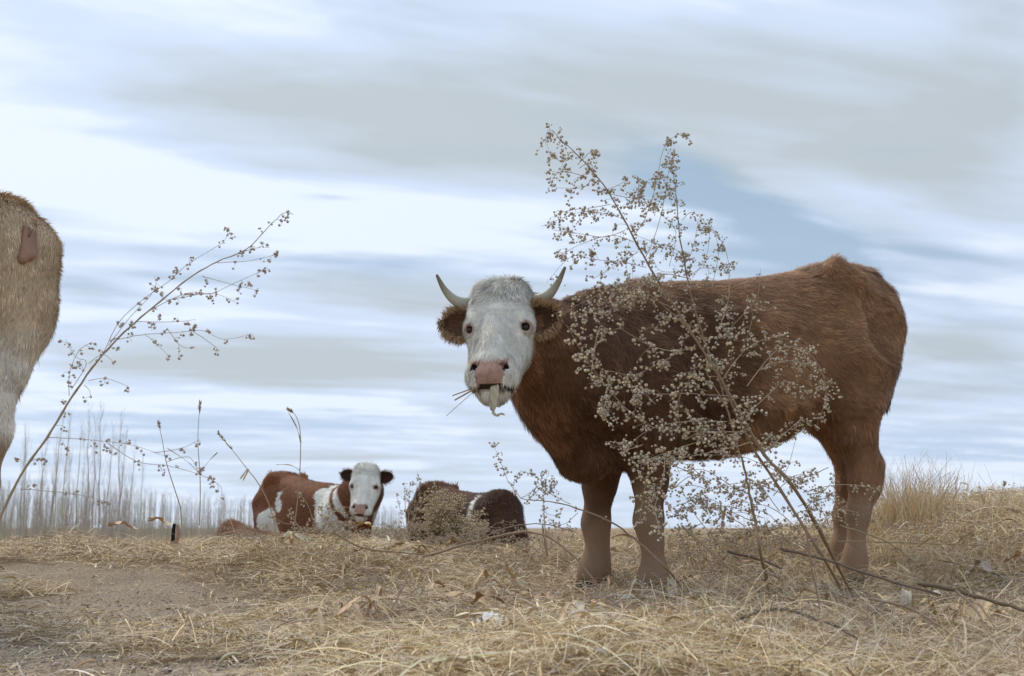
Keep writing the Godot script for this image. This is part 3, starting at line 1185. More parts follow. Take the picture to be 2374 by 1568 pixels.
func main_cow() -> void:
	var O := at(1700, 1000, 4.55)
	O.y = 0.0
	var q := beast(19.0, O)
	q.head = head_at(at(1159, 668, 3.80), 1.05, -11.0, -9.0, 1.0)
	var f := Field.new()
	f.O = O
	f.fwd = q.fwd
	f.left = q.left
	f.torso(TORSO)
	# neck, from the shoulders round towards the camera
	f.cap(at(1420, 890, 4.32), at(1320, 855, 4.10), 0.315, 0.235)
	f.cap(at(1320, 855, 4.10), at(1235, 790, 3.95), 0.235, 0.165)
	f.cap(at(1235, 790, 3.95), at(1175, 745, 3.88), 0.150, 0.105)
	f.cap(at(1350, 1055, 4.22), at(1275, 950, 4.08), 0.10, 0.10)        # dewlap
	f.cap(q.w(0.56, 0.95, 0.14), q.w(0.50, 0.68, 0.15), 0.15, 0.11)       # shoulders
	f.cap(q.w(0.56, 0.95, -0.14), q.w(0.52, 0.68, -0.15), 0.15, 0.11)
	f.cap(q.w(-0.41, 1.405, 0.185), q.w(-0.48, 1.34, 0.222), 0.04, 0.04)   # hook bones
	f.cap(q.w(-0.41, 1.40, -0.18), q.w(-0.48, 1.34, -0.222), 0.04, 0.04)
	f.cap(q.w(-0.72, 1.41, 0), q.w(-0.785, 1.34, 0), 0.045, 0.04)
	for sd in [1.0, -1.0]:
		for rb in 6:      # ribs
			var rs := 0.30 - 0.085 * rb
			f.cap(q.w(rs, 1.14, 0.252 * sd), q.w(rs - 0.05, 0.80, 0.262 * sd), 0.016, 0.02)
		f.cap(q.w(0.47, 1.24, 0.13 * sd), q.w(0.60, 0.93, 0.215 * sd), 0.05, 0.055)     # shoulder blade
		f.cap(q.w(-0.72, 1.30, 0.09 * sd), q.w(-0.745, 1.25, 0.10 * sd), 0.05, 0.045)   # pin bone
		f.carve(q.w(-0.27, 1.28, 0.405 * sd), q.w(-0.32, 1.20, 0.415 * sd), 0.19)       # hollow of the flank
		f.carve(q.w(-0.60, 1.24, 0.405 * sd), q.w(-0.62, 1.16, 0.40 * sd), 0.205)       # hollow below the rump
	var hy := ground(q.w(-0.45, 0, 0.15).x, q.w(-0.45, 0, 0.15).z)
	var hy2 := ground(q.w(-0.6, 0, -0.15).x, q.w(-0.6, 0, -0.15).z)
	var fn := ground(q.w(0.45, 0, 0.14).x, q.w(0.45, 0, 0.14).z)
	var ff := ground(q.w(0.56, 0, -0.14).x, q.w(0.56, 0, -0.14).z)
	leg(f, q, [[0.455, 0.66, 0.145, 0.10], [0.455, 0.50, 0.145, 0.058], [0.464, 0.345, 0.14, 0.047], [0.45, 0.26, 0.14, 0.032], [0.445, fn + 0.13, 0.14, 0.031], [0.45, fn + 0.08, 0.14, 0.05], [0.462, fn + 0.05, 0.14, 0.048]])
	leg(f, q, [[0.52, 0.66, -0.145, 0.10], [0.54, 0.50, -0.145, 0.060], [0.562, 0.335, -0.14, 0.048], [0.556, 0.25, -0.14, 0.033], [0.562, ff + 0.12, -0.14, 0.032], [0.57, ff + 0.08, -0.14, 0.052], [0.582, ff + 0.05, -0.14, 0.05]])
	for s in [[0.15, 0.0, hy], [-0.15, -0.15, hy2]]:
		var l: float = s[0]
		var o: float = s[1]
		var g: float = s[2]
		f.cap(q.w(-0.635 + o * 0.2, 1.16, l * 0.75), q.w(-0.55 + o * 0.4, 0.88, l * 0.95), 0.135, 0.095)
		leg(f, q, [[-0.50 + o * 0.3, 1.0, l, 0.17], [-0.48 + o * 0.6, 0.84, l * 1.03, 0.11], [-0.495 + o, 0.70, l, 0.072], [-0.525 + o, 0.58, l, 0.054], [-0.52 + o, 0.50, l, 0.050], [-0.48 + o, 0.38, l, 0.039], [-0.455 + o, g + 0.13, l, 0.037], [-0.44 + o, g + 0.05, l, 0.046]])
		f.cap(q.w(-0.57 + o, 0.575, l), q.w(-0.53 + o, 0.48, l), 0.030, 0.036)   # point of the hock
	var bag := Bag.new()
	f.nets(O + Vector3(-1.25, 0.0, -0.75), O + Vector3(1.1, 1.62, 0.95), 0.0135, bag)
	var nb := bag.v.size()
	add_head(bag, q, 0.0042)
	var root := base("brown_cow", O)
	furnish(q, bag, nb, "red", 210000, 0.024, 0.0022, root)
	tag(root, "large reddish brown cow with a white face and upturned horns, straw in its mouth", "cow", "cattle in the field")
	for s in [-1.0, 1.0]:
		eye(q, root, Vector3(0.0905 * s, -0.153, 0.020), 0.0140)
		horn(q, root, [Vector3(0.070 * s, -0.030, -0.035), Vector3(0.115 * s, -0.040, -0.035), Vector3(0.160 * s, -0.026, -0.025), Vector3(0.195 * s, 0.010, -0.01), Vector3(0.222 * s, 0.062, 0.0)], 0.031)
	ear(q, root, Vector3(-0.085, -0.112, -0.05), Vector3(-1.0, 0.10, -0.05), Vector3(0.25, -0.12, 1.0), 0.125, 0.052, Color(0.42, 0.25, 0.13), Color(0.17, 0.092, 0.055), 0.024, 2600)
	ear(q, root, Vector3(0.085, -0.118, -0.035), Vector3(1.0, 0.10, 0.16), Vector3(-0.35, -0.15, 1.0), 0.115, 0.052, Color(0.42, 0.25, 0.13), Color(0.12, 0.066, 0.04), 0.024, 2600)
	tail(q, root, [q.w(-0.75, 1.38, 0.0), q.w(-0.81, 1.31, 0.0), q.w(-0.83, 1.2, 0.0), q.w(-0.82, 1.05, 0.01), q.w(-0.77, 0.95, 0.02), q.w(-0.73, 0.87, 0.03)], 0.026, 0.07, 4000, Color(0.085, 0.036, 0.018))
	hoof(q, root, q.w(0.462, fn - 0.015, 0.14), 0.05, 0.075)
	hoof(q, root, q.w(0.582, ff - 0.015, -0.14), 0.05, 0.075)
	hoof(q, root, q.w(-0.445, hy - 0.015, 0.15), 0.05, 0.075)
	hoof(q, root, q.w(-0.59, hy2 - 0.015, -0.15), 0.05, 0.075)
	# what it is chewing
	var mo := q.head * Vector3(-0.035, -0.376, 0.110)
	var o1 := base("straw_stalk", mo)
	var cb := Bag.new()
	var hb := q.head.basis
	for k in [[Vector3(-0.085, -0.032, 0.02), 0.0024], [Vector3(-0.075, -0.05, 0.03), 0.0032], [Vector3(-0.10, -0.10, 0.03), 0.0011]]:
		var e: Vector3 = hb * k[0]
		var c2 := Bag.new()
		c2.tube(smooth_line([-e * 0.25, e * 0.3 + Vector3(0, 0.002, 0), e], 3), k[1], k[1] * 0.8, 6, tint(Color(0.42, 0.30, 0.16), 0.15))
		part("stalk", c2.mesh(), mat("dry", Color.WHITE, 0.7, true), o1)
	tag(o1, "three broken straw stalks poking from the brown cow's mouth", "straw")
	var o2 := base("husk_scrap", q.head * Vector3(0.012, -0.380, 0.118))
	var hk := strip_leaf([Vector3(0, 0.01, 0), Vector3(0.002, -0.02, 0.008), Vector3(-0.003, -0.055, 0.01), Vector3(-0.006, -0.085, 0.006)], 0.030, 0.35, 3, Color(0.56, 0.50, 0.36), Vector3(0, 0, 1), true)
	part("leaf_blade", hk, mat("dry", Color.WHITE, 0.7, true), o2)
	var hk2 := strip_leaf([Vector3(-0.006, -0.085, 0.006), Vector3(0.008, -0.098, 0.01), Vector3(0.022, -0.092, 0.012), Vector3(0.036, -0.096, 0.012)], 0.010, 0.3, 5, Color(0.55, 0.48, 0.34), Vector3(0, 0, 1), true)
	part("leaf_tip", hk2, mat("dry", Color.WHITE, 0.7, true), o2)
	tag(o2, "pale scrap of corn husk hanging from the brown cow's mouth", "husk")

func tan_cow() -> void:
	var rump := at(14, 500, 3.75)
	var q := beast(-55.0, Vector3.ZERO)
	var k := 1.0
	q.O = rump - q.fwd * (-0.78 * k)
	q.O.y = ground(q.O.x, q.O.z) + 0.0
	var lift := (at(60, 436, 3.8).y - q.O.y) / 1.455
	k = lift
	q.size = k
	q.O = rump - q.fwd * (-0.78 * k)
	q.O.y = ground(q.O.x, q.O.z)
	var f := Field.new()
	f.O = q.O
	f.fwd = q.fwd
	f.left = q.left
	var st := []
	for s in scaled_torso(k):
		st.append([s[0], s[1], s[2], s[3] * 0.86])
	f.torso(st)
	for s in [1.0, -1.0]:
		# the cow looks away from us: its right side is at image right
		var l: float = 0.10 * s * k
		f.cap(q.w(-0.68 * k, 1.25 * k, l), q.w(-0.64 * k, 0.98 * k, l), 0.105 * k, 0.10 * k)
		leg(f, q, [[-0.62 * k, 1.05 * k, l, 0.105 * k], [-0.62 * k, 0.83 * k, l * 0.62, 0.07 * k], [-0.66 * k, 0.68 * k, l * 0.34, 0.047 * k], [-0.69 * k, 0.60 * k, l * 0.32, 0.047 * k], [-0.64 * k, 0.42 * k, l * 0.16, 0.040 * k], [-0.62 * k, 0.12 * k, l * 0.3, 0.042 * k], [-0.60 * k, 0.05, l * 0.3, 0.046 * k]])
		leg(f, q, [[0.46 * k, 0.66 * k, l, 0.10 * k], [0.46 * k, 0.34 * k, l, 0.058 * k], [0.45 * k, 0.12 * k, l, 0.045 * k], [0.47 * k, 0.05, l, 0.05 * k]])
	f.cap(q.w(0.62 * k, 0.98 * k, 0), q.w(0.95 * k, 0.95 * k, 0), 0.25 * k, 0.16 * k)
	f.cap(q.w(0.95 * k, 0.95 * k, 0), q.w(1.15 * k, 0.90 * k, 0), 0.15 * k, 0.11 * k)
	q.head = Transform3D(Basis(q.left * -1.0, Vector3(0, 0.85, 0) + q.fwd * -0.5, q.fwd * 0.85 + Vector3(0, 0.5, 0)).orthonormalized(), q.w(1.18 * k, 1.02 * k, 0))
	var u := Field.new()
	u.k = 0.008
	# bare pink skin under the tail: two folds and a small wart
	for z in [[[86, 528], [80, 584], 0.020], [[66, 516], [58, 596], 0.018], [[99, 514], [95, 496], 0.008]]:
		var z0 := at(z[0][0], z[0][1], 3.74)
		var z1 := at(z[1][0], z[1][1], 3.74)
		z0 += q.fwd * (surface_gap(f, z0, q.fwd) - 0.012)
		z1 += q.fwd * (surface_gap(f, z1, q.fwd) - 0.012)
		u.cap(z0, z1, z[2] * 0.4, z[2])
		q.bald.append([z0, z1, z[2] * 1.15])
	var bag := Bag.new()
	f.nets(q.O + Vector3(-1.2, -0.05, -1.45), q.O + Vector3(1.2, 1.62 * k, 1.15), 0.017, bag)
	var nb := bag.v.size()
	add_head(bag, q, 0.008)
	var root := base("tan_cow", q.O)
	furnish(q, bag, nb, "tan", 130000, 0.026, 0.0019, root, k)
	var ub := Bag.new()
	u.nets(at(70, 550, 3.75) - Vector3(0.14, 0.16, 0.2), at(70, 550, 3.75) + Vector3(0.14, 0.16, 0.2), 0.007, ub)
	for j in ub.v.size():
		ub.c[j] = Color(0.38, 0.225, 0.16).lerp(Color(0.25, 0.16, 0.11), clampf(0.35 + 1.6 * n2.get_noise_3dv(ub.v[j] * 500.0), 0, 1))
		ub.v[j] -= q.O
	tag(part("skin_fold", ub.mesh(), mat("skin", Color.WHITE, 0.6, true), root), "pink hairless folds of skin under the tail")
	tag(root, "pale tan cow seen from behind, cut off by the left edge", "cow", "cattle in the field")
	tail(q, root, [q.w(-0.75 * k, 1.38 * k, 0.04), q.w(-0.82 * k, 1.30 * k, 0.08), q.w(-0.83 * k, 1.1 * k, 0.12), q.w(-0.80 * k, 0.8 * k, 0.13)], 0.024, 0.10, 1500, Color(0.26, 0.17, 0.09))
	for s in [[-0.60 * k, 0.03 * k], [-0.60 * k, -0.03 * k], [0.47 * k, 0.10 * k], [0.47 * k, -0.10 * k]]:
		var hp := q.w(s[0], 0, s[1])
		hp.y = ground(hp.x, hp.z) - 0.01
		hoof(q, root, hp, 0.045, 0.08)
	ear(q, root, Vector3(-0.095, -0.085, -0.075), Vector3(-1.0, 0.02, -0.2), Vector3(0.25, -0.12, 1.0), 0.12, 0.05, Color(0.3, 0.2, 0.11), Color(0.2, 0.13, 0.08), 0.025, 500)
	ear(q, root, Vector3(0.095, -0.085, -0.075), Vector3(1.0, 0.02, -0.2), Vector3(-0.25, -0.12, 1.0), 0.12, 0.05, Color(0.3, 0.2, 0.11), Color(0.2, 0.13, 0.08), 0.025, 500)
	for s in [-1.0, 1.0]:
		eye(q, root, Vector3(0.0905 * s, -0.153, 0.020), 0.0140)

func plain_legs(f: Field, q: Beast, k: float, root: Node3D) -> void:
	for s in [1.0, -1.0]:
		var l: float = 0.14 * s * k
		leg(f, q, [[0.48 * k, 0.66 * k, l, 0.10 * k], [0.47 * k, 0.34 * k, l, 0.058 * k], [0.46 * k, 0.12 * k, l, 0.045 * k], [0.48 * k, 0.05, l, 0.05 * k]])
		f.cap(q.w(-0.65 * k, 1.12 * k, l * 0.8), q.w(-0.58 * k, 0.85 * k, l), 0.15 * k, 0.11 * k)
		leg(f, q, [[-0.52 * k, 0.95 * k, l, 0.16 * k], [-0.58 * k, 0.68 * k, l, 0.09 * k], [-0.66 * k, 0.54 * k, l, 0.062 * k], [-0.61 * k, 0.36 * k, l, 0.05 * k], [-0.58 * k, 0.12 * k, l, 0.046 * k], [-0.56 * k, 0.05, l, 0.05 * k]])
		f.cap(q.w(0.56 * k, 0.95 * k, l), q.w(0.50 * k, 0.68 * k, l), 0.15 * k, 0.11 * k)
		f.cap(q.w(-0.43 * k, 1.40 * k, 0.20 * s * k), q.w(-0.50 * k, 1.36 * k, 0.21 * s * k), 0.05 * k, 0.04 * k)
		for sx in [0.48, -0.56]:
			var hp := q.w(sx * k, 0, l)
			hp.y = ground(hp.x, hp.z) - 0.01
			hoof(q, root, hp, 0.05 * k, 0.08 * k)

func far_cows() -> void:
	# brown and white cow facing us beyond the rise
	var d := 10.9
	var q := beast(136.0, Vector3.ZERO)
	var mid := at(722, 1150, d)
	q.O = Vector3(mid.x, ground(mid.x, -d), -d)
	var k := (at(700, 1100, d).y - q.O.y) / 1.42
	q.size = k
	var f := Field.new()
	f.O = q.O; f.fwd = q.fwd; f.left = q.left
	f.torso(scaled_torso(k))
	var root := base("pied_cow", q.O)
	plain_legs(f, q, k, root)
	q.head = head_at(at(848, 1085, 9.75), 1.12, -2.0, -4.0, -2.0)
	f.cap(q.w(0.60 * k, 0.98 * k, 0), at(840, 1140, 10.1), 0.27 * k, 0.19)
	f.cap(at(840, 1140, 10.1), at(847, 1120, 9.9), 0.17, 0.12)
	f.cap(q.w(0.80 * k, 0.62 * k, 0), at(846, 1165, 9.95), 0.10, 0.08)
	var bag := Bag.new()
	f.nets(q.O + Vector3(-1.3, -0.05, -1.3), q.O + Vector3(1.35, 1.65 * k, 1.35), 0.023, bag)
	var nb := bag.v.size()
	add_head(bag, q, 0.009)
	furnish(q, bag, nb, "pied", 36000, 0.026, 0.0045, root, k)
	tag(root, "brown and white patched cow facing the camera beyond the rise", "cow", "cattle in the field")
	ear(q, root, Vector3(-0.09, -0.075, -0.06), Vector3(-1.0, 0.28, -0.1), Vector3(0.2, -0.15, 1.0), 0.125, 0.05, Color(0.13, 0.06, 0.03), Color(0.06, 0.03, 0.02), 0.02, 500)
	ear(q, root, Vector3(0.09, -0.075, -0.06), Vector3(1.0, 0.22, -0.1), Vector3(-0.2, -0.15, 1.0), 0.125, 0.05, Color(0.13, 0.06, 0.03), Color(0.06, 0.03, 0.02), 0.02, 500)
	for s in [-1.0, 1.0]:
		eye(q, root, Vector3(0.0905 * s, -0.153, 0.020), 0.0140)
	tail(q, root, [q.w(-0.75 * k, 1.38 * k, 0.0), q.w(-0.82 * k, 1.30 * k, 0.0), q.w(-0.84 * k, 1.0 * k, -0.02), q.w(-0.80 * k, 0.6 * k, -0.02)], 0.03, 0.12, 500, Color(0.11, 0.045, 0.022))
	# dark cow grazing with its head down
	d = 10.3
	var g := beast(128.0, Vector3.ZERO)
	var mid2 := at(1072, 1150, d)
	g.O = Vector3(mid2.x, ground(mid2.x, -d), -d)
	var k2 := (at(1040, 1130, d).y - g.O.y) / 1.40
	g.size = k2
	var f2 := Field.new()
	f2.O = g.O; f2.fwd = g.fwd; f2.left = g.left
	f2.torso(scaled_torso(k2))
	var root2 := base("grazing_cow", g.O)
	plain_legs(f2, g, k2, root2)
	f2.cap(g.w(0.45 * k2, 1.02 * k2, 0), at(1158, 1190, 9.6), 0.29 * k2, 0.19)
	f2.cap(at(1158, 1190, 9.6), at(1190, 1258, 9.3), 0.19, 0.13)
	g.head = Transform3D(Basis(Vector3(0.9, 0, 0.42), Vector3(-0.25, 0.75, -0.5), Vector3(0.1, 0.6, 0.8)).orthonormalized(), at(1196, 1262, 9.2))
	var bag2 := Bag.new()
	f2.nets(g.O + Vector3(-1.3, -0.05, -1.3), g.O + Vector3(1.35, 1.65 * k2, 1.35), 0.023, bag2)
	var nb2 := bag2.v.size()
	add_head(bag2, g, 0.012)
	furnish(g, bag2, nb2, "dark", 36000, 0.035, 0.0045, root2, k2)
	tag(root2, "dark brown cow with a white shoulder streak, grazing head down", "cow", "cattle in the field")
	for s in [-1.0, 1.0]:
		ear(g, root2, Vector3(0.09 * s, -0.085, -0.07), Vector3(s, 0.0, -0.3), Vector3(-0.2 * s, -0.1, 1.0), 0.12, 0.05, Color(0.06, 0.03, 0.02), Color(0.04, 0.02, 0.015), 0.02, 300)
	tail(g, root2, [g.w(-0.75 * k2, 1.38 * k2, 0.0), g.w(-0.82 * k2, 1.30 * k2, 0.0), g.w(-0.84 * k2, 1.0 * k2, -0.02), g.w(-0.80 * k2, 0.6 * k2, -0.02)], 0.03, 0.12, 500, Color(0.09, 0.04, 0.02))
	# calf lying beyond the rise
	d = 9.6
	var c := beast(160.0, Vector3.ZERO)
	var m3 := at(585, 1215, d)
	c.O = Vector3(m3.x, ground(m3.x, -d), -d)
	var k3 := 0.62
	c.size = k3
	var drop := 0.78 * k3
	c.O.y = at(580, 1196, d).y - 0.62 - 0.03
	var f3 := Field.new()
	f3.O = c.O - Vector3(0, 0, 0); f3.fwd = c.fwd; f3.left = c.left
	var low := []
	for s in TORSO:
		low.append([s[0] * k3 * 0.62, (s[1] - 0.48) * k3, (s[2] - 0.52) * k3 * 0.8, s[3] * k3 * 1.25])
	f3.torso(low)
	f3.cap(c.w(0.40 * k3, 0.5 * k3, 0), c.w(0.62 * k3, 0.62 * k3, 0.05), 0.15, 0.10)
	for s in [1.0, -1.0]:
		leg(f3, c, [[0.30 * k3, 0.22 * k3, 0.2 * s * k3, 0.07], [0.52 * k3, 0.12 * k3, 0.22 * s * k3, 0.045], [0.30 * k3, 0.07 * k3, 0.26 * s * k3, 0.04]])
		leg(f3, c, [[-0.42 * k3, 0.3 * k3, 0.25 * s * k3, 0.11], [-0.18 * k3, 0.15 * k3, 0.34 * s * k3, 0.06], [-0.45 * k3, 0.08 * k3, 0.36 * s * k3, 0.045]])
	c.head = Transform3D(Basis(c.left * -1.0, Vector3(0, 0.85, 0) - c.fwd * 0.5, c.fwd * 0.85 + Vector3(0, 0.5, 0)).orthonormalized().scaled(Vector3(0.7, 0.7, 0.7)), c.w(0.62 * k3, 0.70 * k3, 0.05))
	var bag3 := Bag.new()
	f3.nets(c.O + Vector3(-0.9, -0.1, -0.9), c.O + Vector3(0.9, 0.9, 0.9), 0.023, bag3)
	var nb3 := bag3.v.size()
	add_head(bag3, c, 0.014)
	var root3 := base("calf", c.O)
	furnish(c, bag3, nb3, "calf", 14000, 0.03, 0.0045, root3, k3)
	tag(root3, "brown calf lying down behind the straw, left of the patched cow", "calf", "cattle in the field")

# ------------------------------------------------------------------ leaves, weeds, litter
func strip_leaf(pts: Array, width: float, cup: float, ruffle: int, col: Color, up: Vector3, taper := true) -> ArrayMesh:
	# a dry leaf: a cupped strip with a midrib and an uneven edge
	var line := smooth_line(pts, 5)
	var b := Bag.new()
	var m := line.size()
	var rp := rng.randf() * 9.0
	var tw := ri(-0.8, 0.8)
	for k in m:
		var t := float(k) / (m - 1)
		var dir := (line[mini(k + 1, m - 1)] - line[maxi(k - 1, 0)]).normalized()
		var sd := dir.cross(up)
		if sd.length_squared() < 0.02:
			sd = dir.cross(Vector3(0.7, 0.1, 0.7))
		sd = sd.normalized().rotated(dir, tw * (t - 0.4))
		var nn := sd.cross(dir).normalized()
		var w := width * 0.5
		if taper:
			w *= clampf(minf(t * 4.0 + 0.55, 1.0) * (1.0 - 0.45 * t) * (1.0 if t < 0.9 else 0.75), 0.0, 1.0)
		for j in 7:
			var u := j / 3.0 - 1.0
			var rf := sin(t * ruffle * 3.1 + rp + u * 1.3) * 0.20 * absf(u) * width
			var e := 1.0 + 0.16 * sin(t * 23.0 + rp * u) + ri(-0.10, 0.10)
			var rag := dir * ri(-0.4, 0.4) * width * (1.0 if k == 0 or k == m - 1 else 0.1)
			var p := line[k] + sd * u * w * e + rag + nn * (absf(u) * w * cup + rf + ri(-0.03, 0.03) * width)
			b.add(p, (nn - sd * signf(u) * cup * 0.8).normalized(), col * ([0.93, 1.04, 0.9, 1.12, 0.92, 1.03, 0.95][j] + 0.09 * sin(t * 17.0 + rp * 3.0 + j)))
	for k in m - 1:
		for j in 6:
			var a := k * 7 + j
			b.tri(a, a + 7, a + 1)
			b.tri(a + 1, a + 7, a + 8)
	return b.mesh()

const STRAWS := [Color(0.74, 0.575, 0.34), Color(0.80, 0.67, 0.44), Color(0.64, 0.475, 0.27), Color(0.50, 0.365, 0.225), Color(0.82, 0.735, 0.56), Color(0.62, 0.515, 0.385), Color(0.76, 0.60, 0.35)]

class Weed:
	var root: Node3D
	var seeds := []          # [position, size, colour]

func wcol(k: float) -> Color:
	return Color(0.33, 0.235, 0.165).lerp(Color(0.46, 0.37, 0.27), k)

func branch(wd: Weed, pts: Array, r0: float, r1: float, density: float, seed_size: float, spread: float, called := "branch", droop := 0.6, seed_col := Color(0.58, 0.47, 0.33)) -> void:
	var line := smooth_line(pts, 5)
	for k in range(1, line.size()):
		line[k] += Vector3(ri(-1, 1), ri(-1, 1), ri(-1, 1)) * r1 * 1.6
	var b := Bag.new()
	var col := tint(wcol(clampf((0.004 - r0) / 0.003, 0, 1)), 0.12)
	var loc := PackedVector3Array()
	for p in line:
		loc.append(p - wd.root.position)
	b.tube(loc, r0, r1, 7 if r0 > 0.003 else 5, col, 0.25 if r0 > 0.002 else 0.0)
	var total := 0.0
	for k in line.size() - 1:
		total += line[k].distance_to(line[k + 1])
	var count := int(total * density)
	for c in count:
		var t := pow(rng.randf(), 0.75)
		var f := t * (line.size() - 1)
		var i := mini(int(f), line.size() - 2)
		var o := line[i].lerp(line[i + 1], f - i)
		var dir := (line[i + 1] - line[i]).normalized()
		var side := Vector3(ri(-1, 1), ri(-0.9, 0.9), ri(-1, 1) * 0.7)
		side = (side - dir * side.dot(dir) * 0.6).normalized()
		var ln := spread * ri(0.35, 1.2) * (1.15 - 0.6 * t)
		var a := (dir * 0.55 + side * 0.8).normalized()
		var e := o + a * ln + Vector3(0, -droop * ln * 0.45, 0)
		var midp := o + a * ln * 0.55
		b.tube(PackedVector3Array([o - wd.root.position, midp - wd.root.position, e - wd.root.position]), maxf(r1 * 0.65, 0.0006), 0.00045, 3, col)
		var m := int(ln / (seed_size * 1.25)) + 1
		for k in m:
			var u := ri(0.2, 1.0)
			var p := o.lerp(midp, u * 2.0) if u < 0.5 else midp.lerp(e, u * 2.0 - 1.0)
			p += Vector3(ri(-1, 1), ri(-1.3, 0.4), ri(-1, 1)) * seed_size * 1.3
			wd.seeds.append([p, seed_size * ri(0.65, 1.25), tint(seed_col, 0.25)])
	part(called, b.mesh(), mat("dry", Color.WHITE, 0.7, true), wd.root)

func finish(wd: Weed, singles: int) -> void:
	wd.seeds.sort_custom(func(a, b): return a[1] > b[1])
	var n := mini(singles, wd.seeds.size())
	var tones := []
	for k in 6:
		var m := StandardMaterial3D.new()
		m.albedo_color = tint(Color(0.62, 0.51, 0.38), 0.25).linear_to_srgb()
		m.roughness = 0.8
		m.metallic_specular = 0.2
		tones.append(m)
	for k in n:
		var s: Array = wd.seeds[k]
		var o := part("seed_head", shapes.seed, tones[k % 6], wd.root)
		o.transform = Transform3D(Basis.from_euler(Vector3(ri(-3, 3), ri(-3, 3), ri(-3, 3))).scaled(Vector3.ONE * s[1]), s[0] - wd.root.position)
	if wd.seeds.size() <= n:
		return
	var buf := PackedFloat32Array()
	buf.resize((wd.seeds.size() - n) * 16)
	for k in range(n, wd.seeds.size()):
		var s: Array = wd.seeds[k]
		var bs := Basis.from_euler(Vector3(ri(-3, 3), ri(-3, 3), ri(-3, 3))).scaled(Vector3.ONE * s[1])
		put(buf, k - n, bs.x, bs.y, bs.z, s[0] - wd.root.position, s[2])
	swarm("seed_heads", shapes.seed, mat("seed", Color.WHITE, 0.8, true), buf, wd.root)

func trace(pts: Array, map: Array, d0: float, d1: float) -> Array:
	# points read off an enlargement: map = [x offset, x scale, y offset, y scale]
	var o := []
	for k in pts.size():
		var t := float(k) / maxi(pts.size() - 1, 1)
		o.append(at(map[0] + pts[k][0] * map[1], map[2] + pts[k][1] * map[3], lerpf(d0, d1, t)))
	return o

const M8 := [1191.0, 0.3799, 264.7, 0.3798]
const M2 := [1224.0, 0.5907, 529.3, 0.5907]
const M4 := [33.1, 0.5062, 397.0, 0.5064]
const M3 := [529.3, 0.3376, 926.3, 0.3376]
const M6 := [794.0, 0.33445, 1124.8, 0.33445]
const M7 := [1580.0, 0.33445, 1058.6, 0.33445]
const M1 := [0.0, 1.0, 0.0, 1.0]

func new_weed(called: String, where: Vector3, label: String, category := "weed", group := "dry weeds") -> Weed:
	var w := Weed.new()
	w.root = base(called, where)
	tag(w.root, label, category, group)
	return w

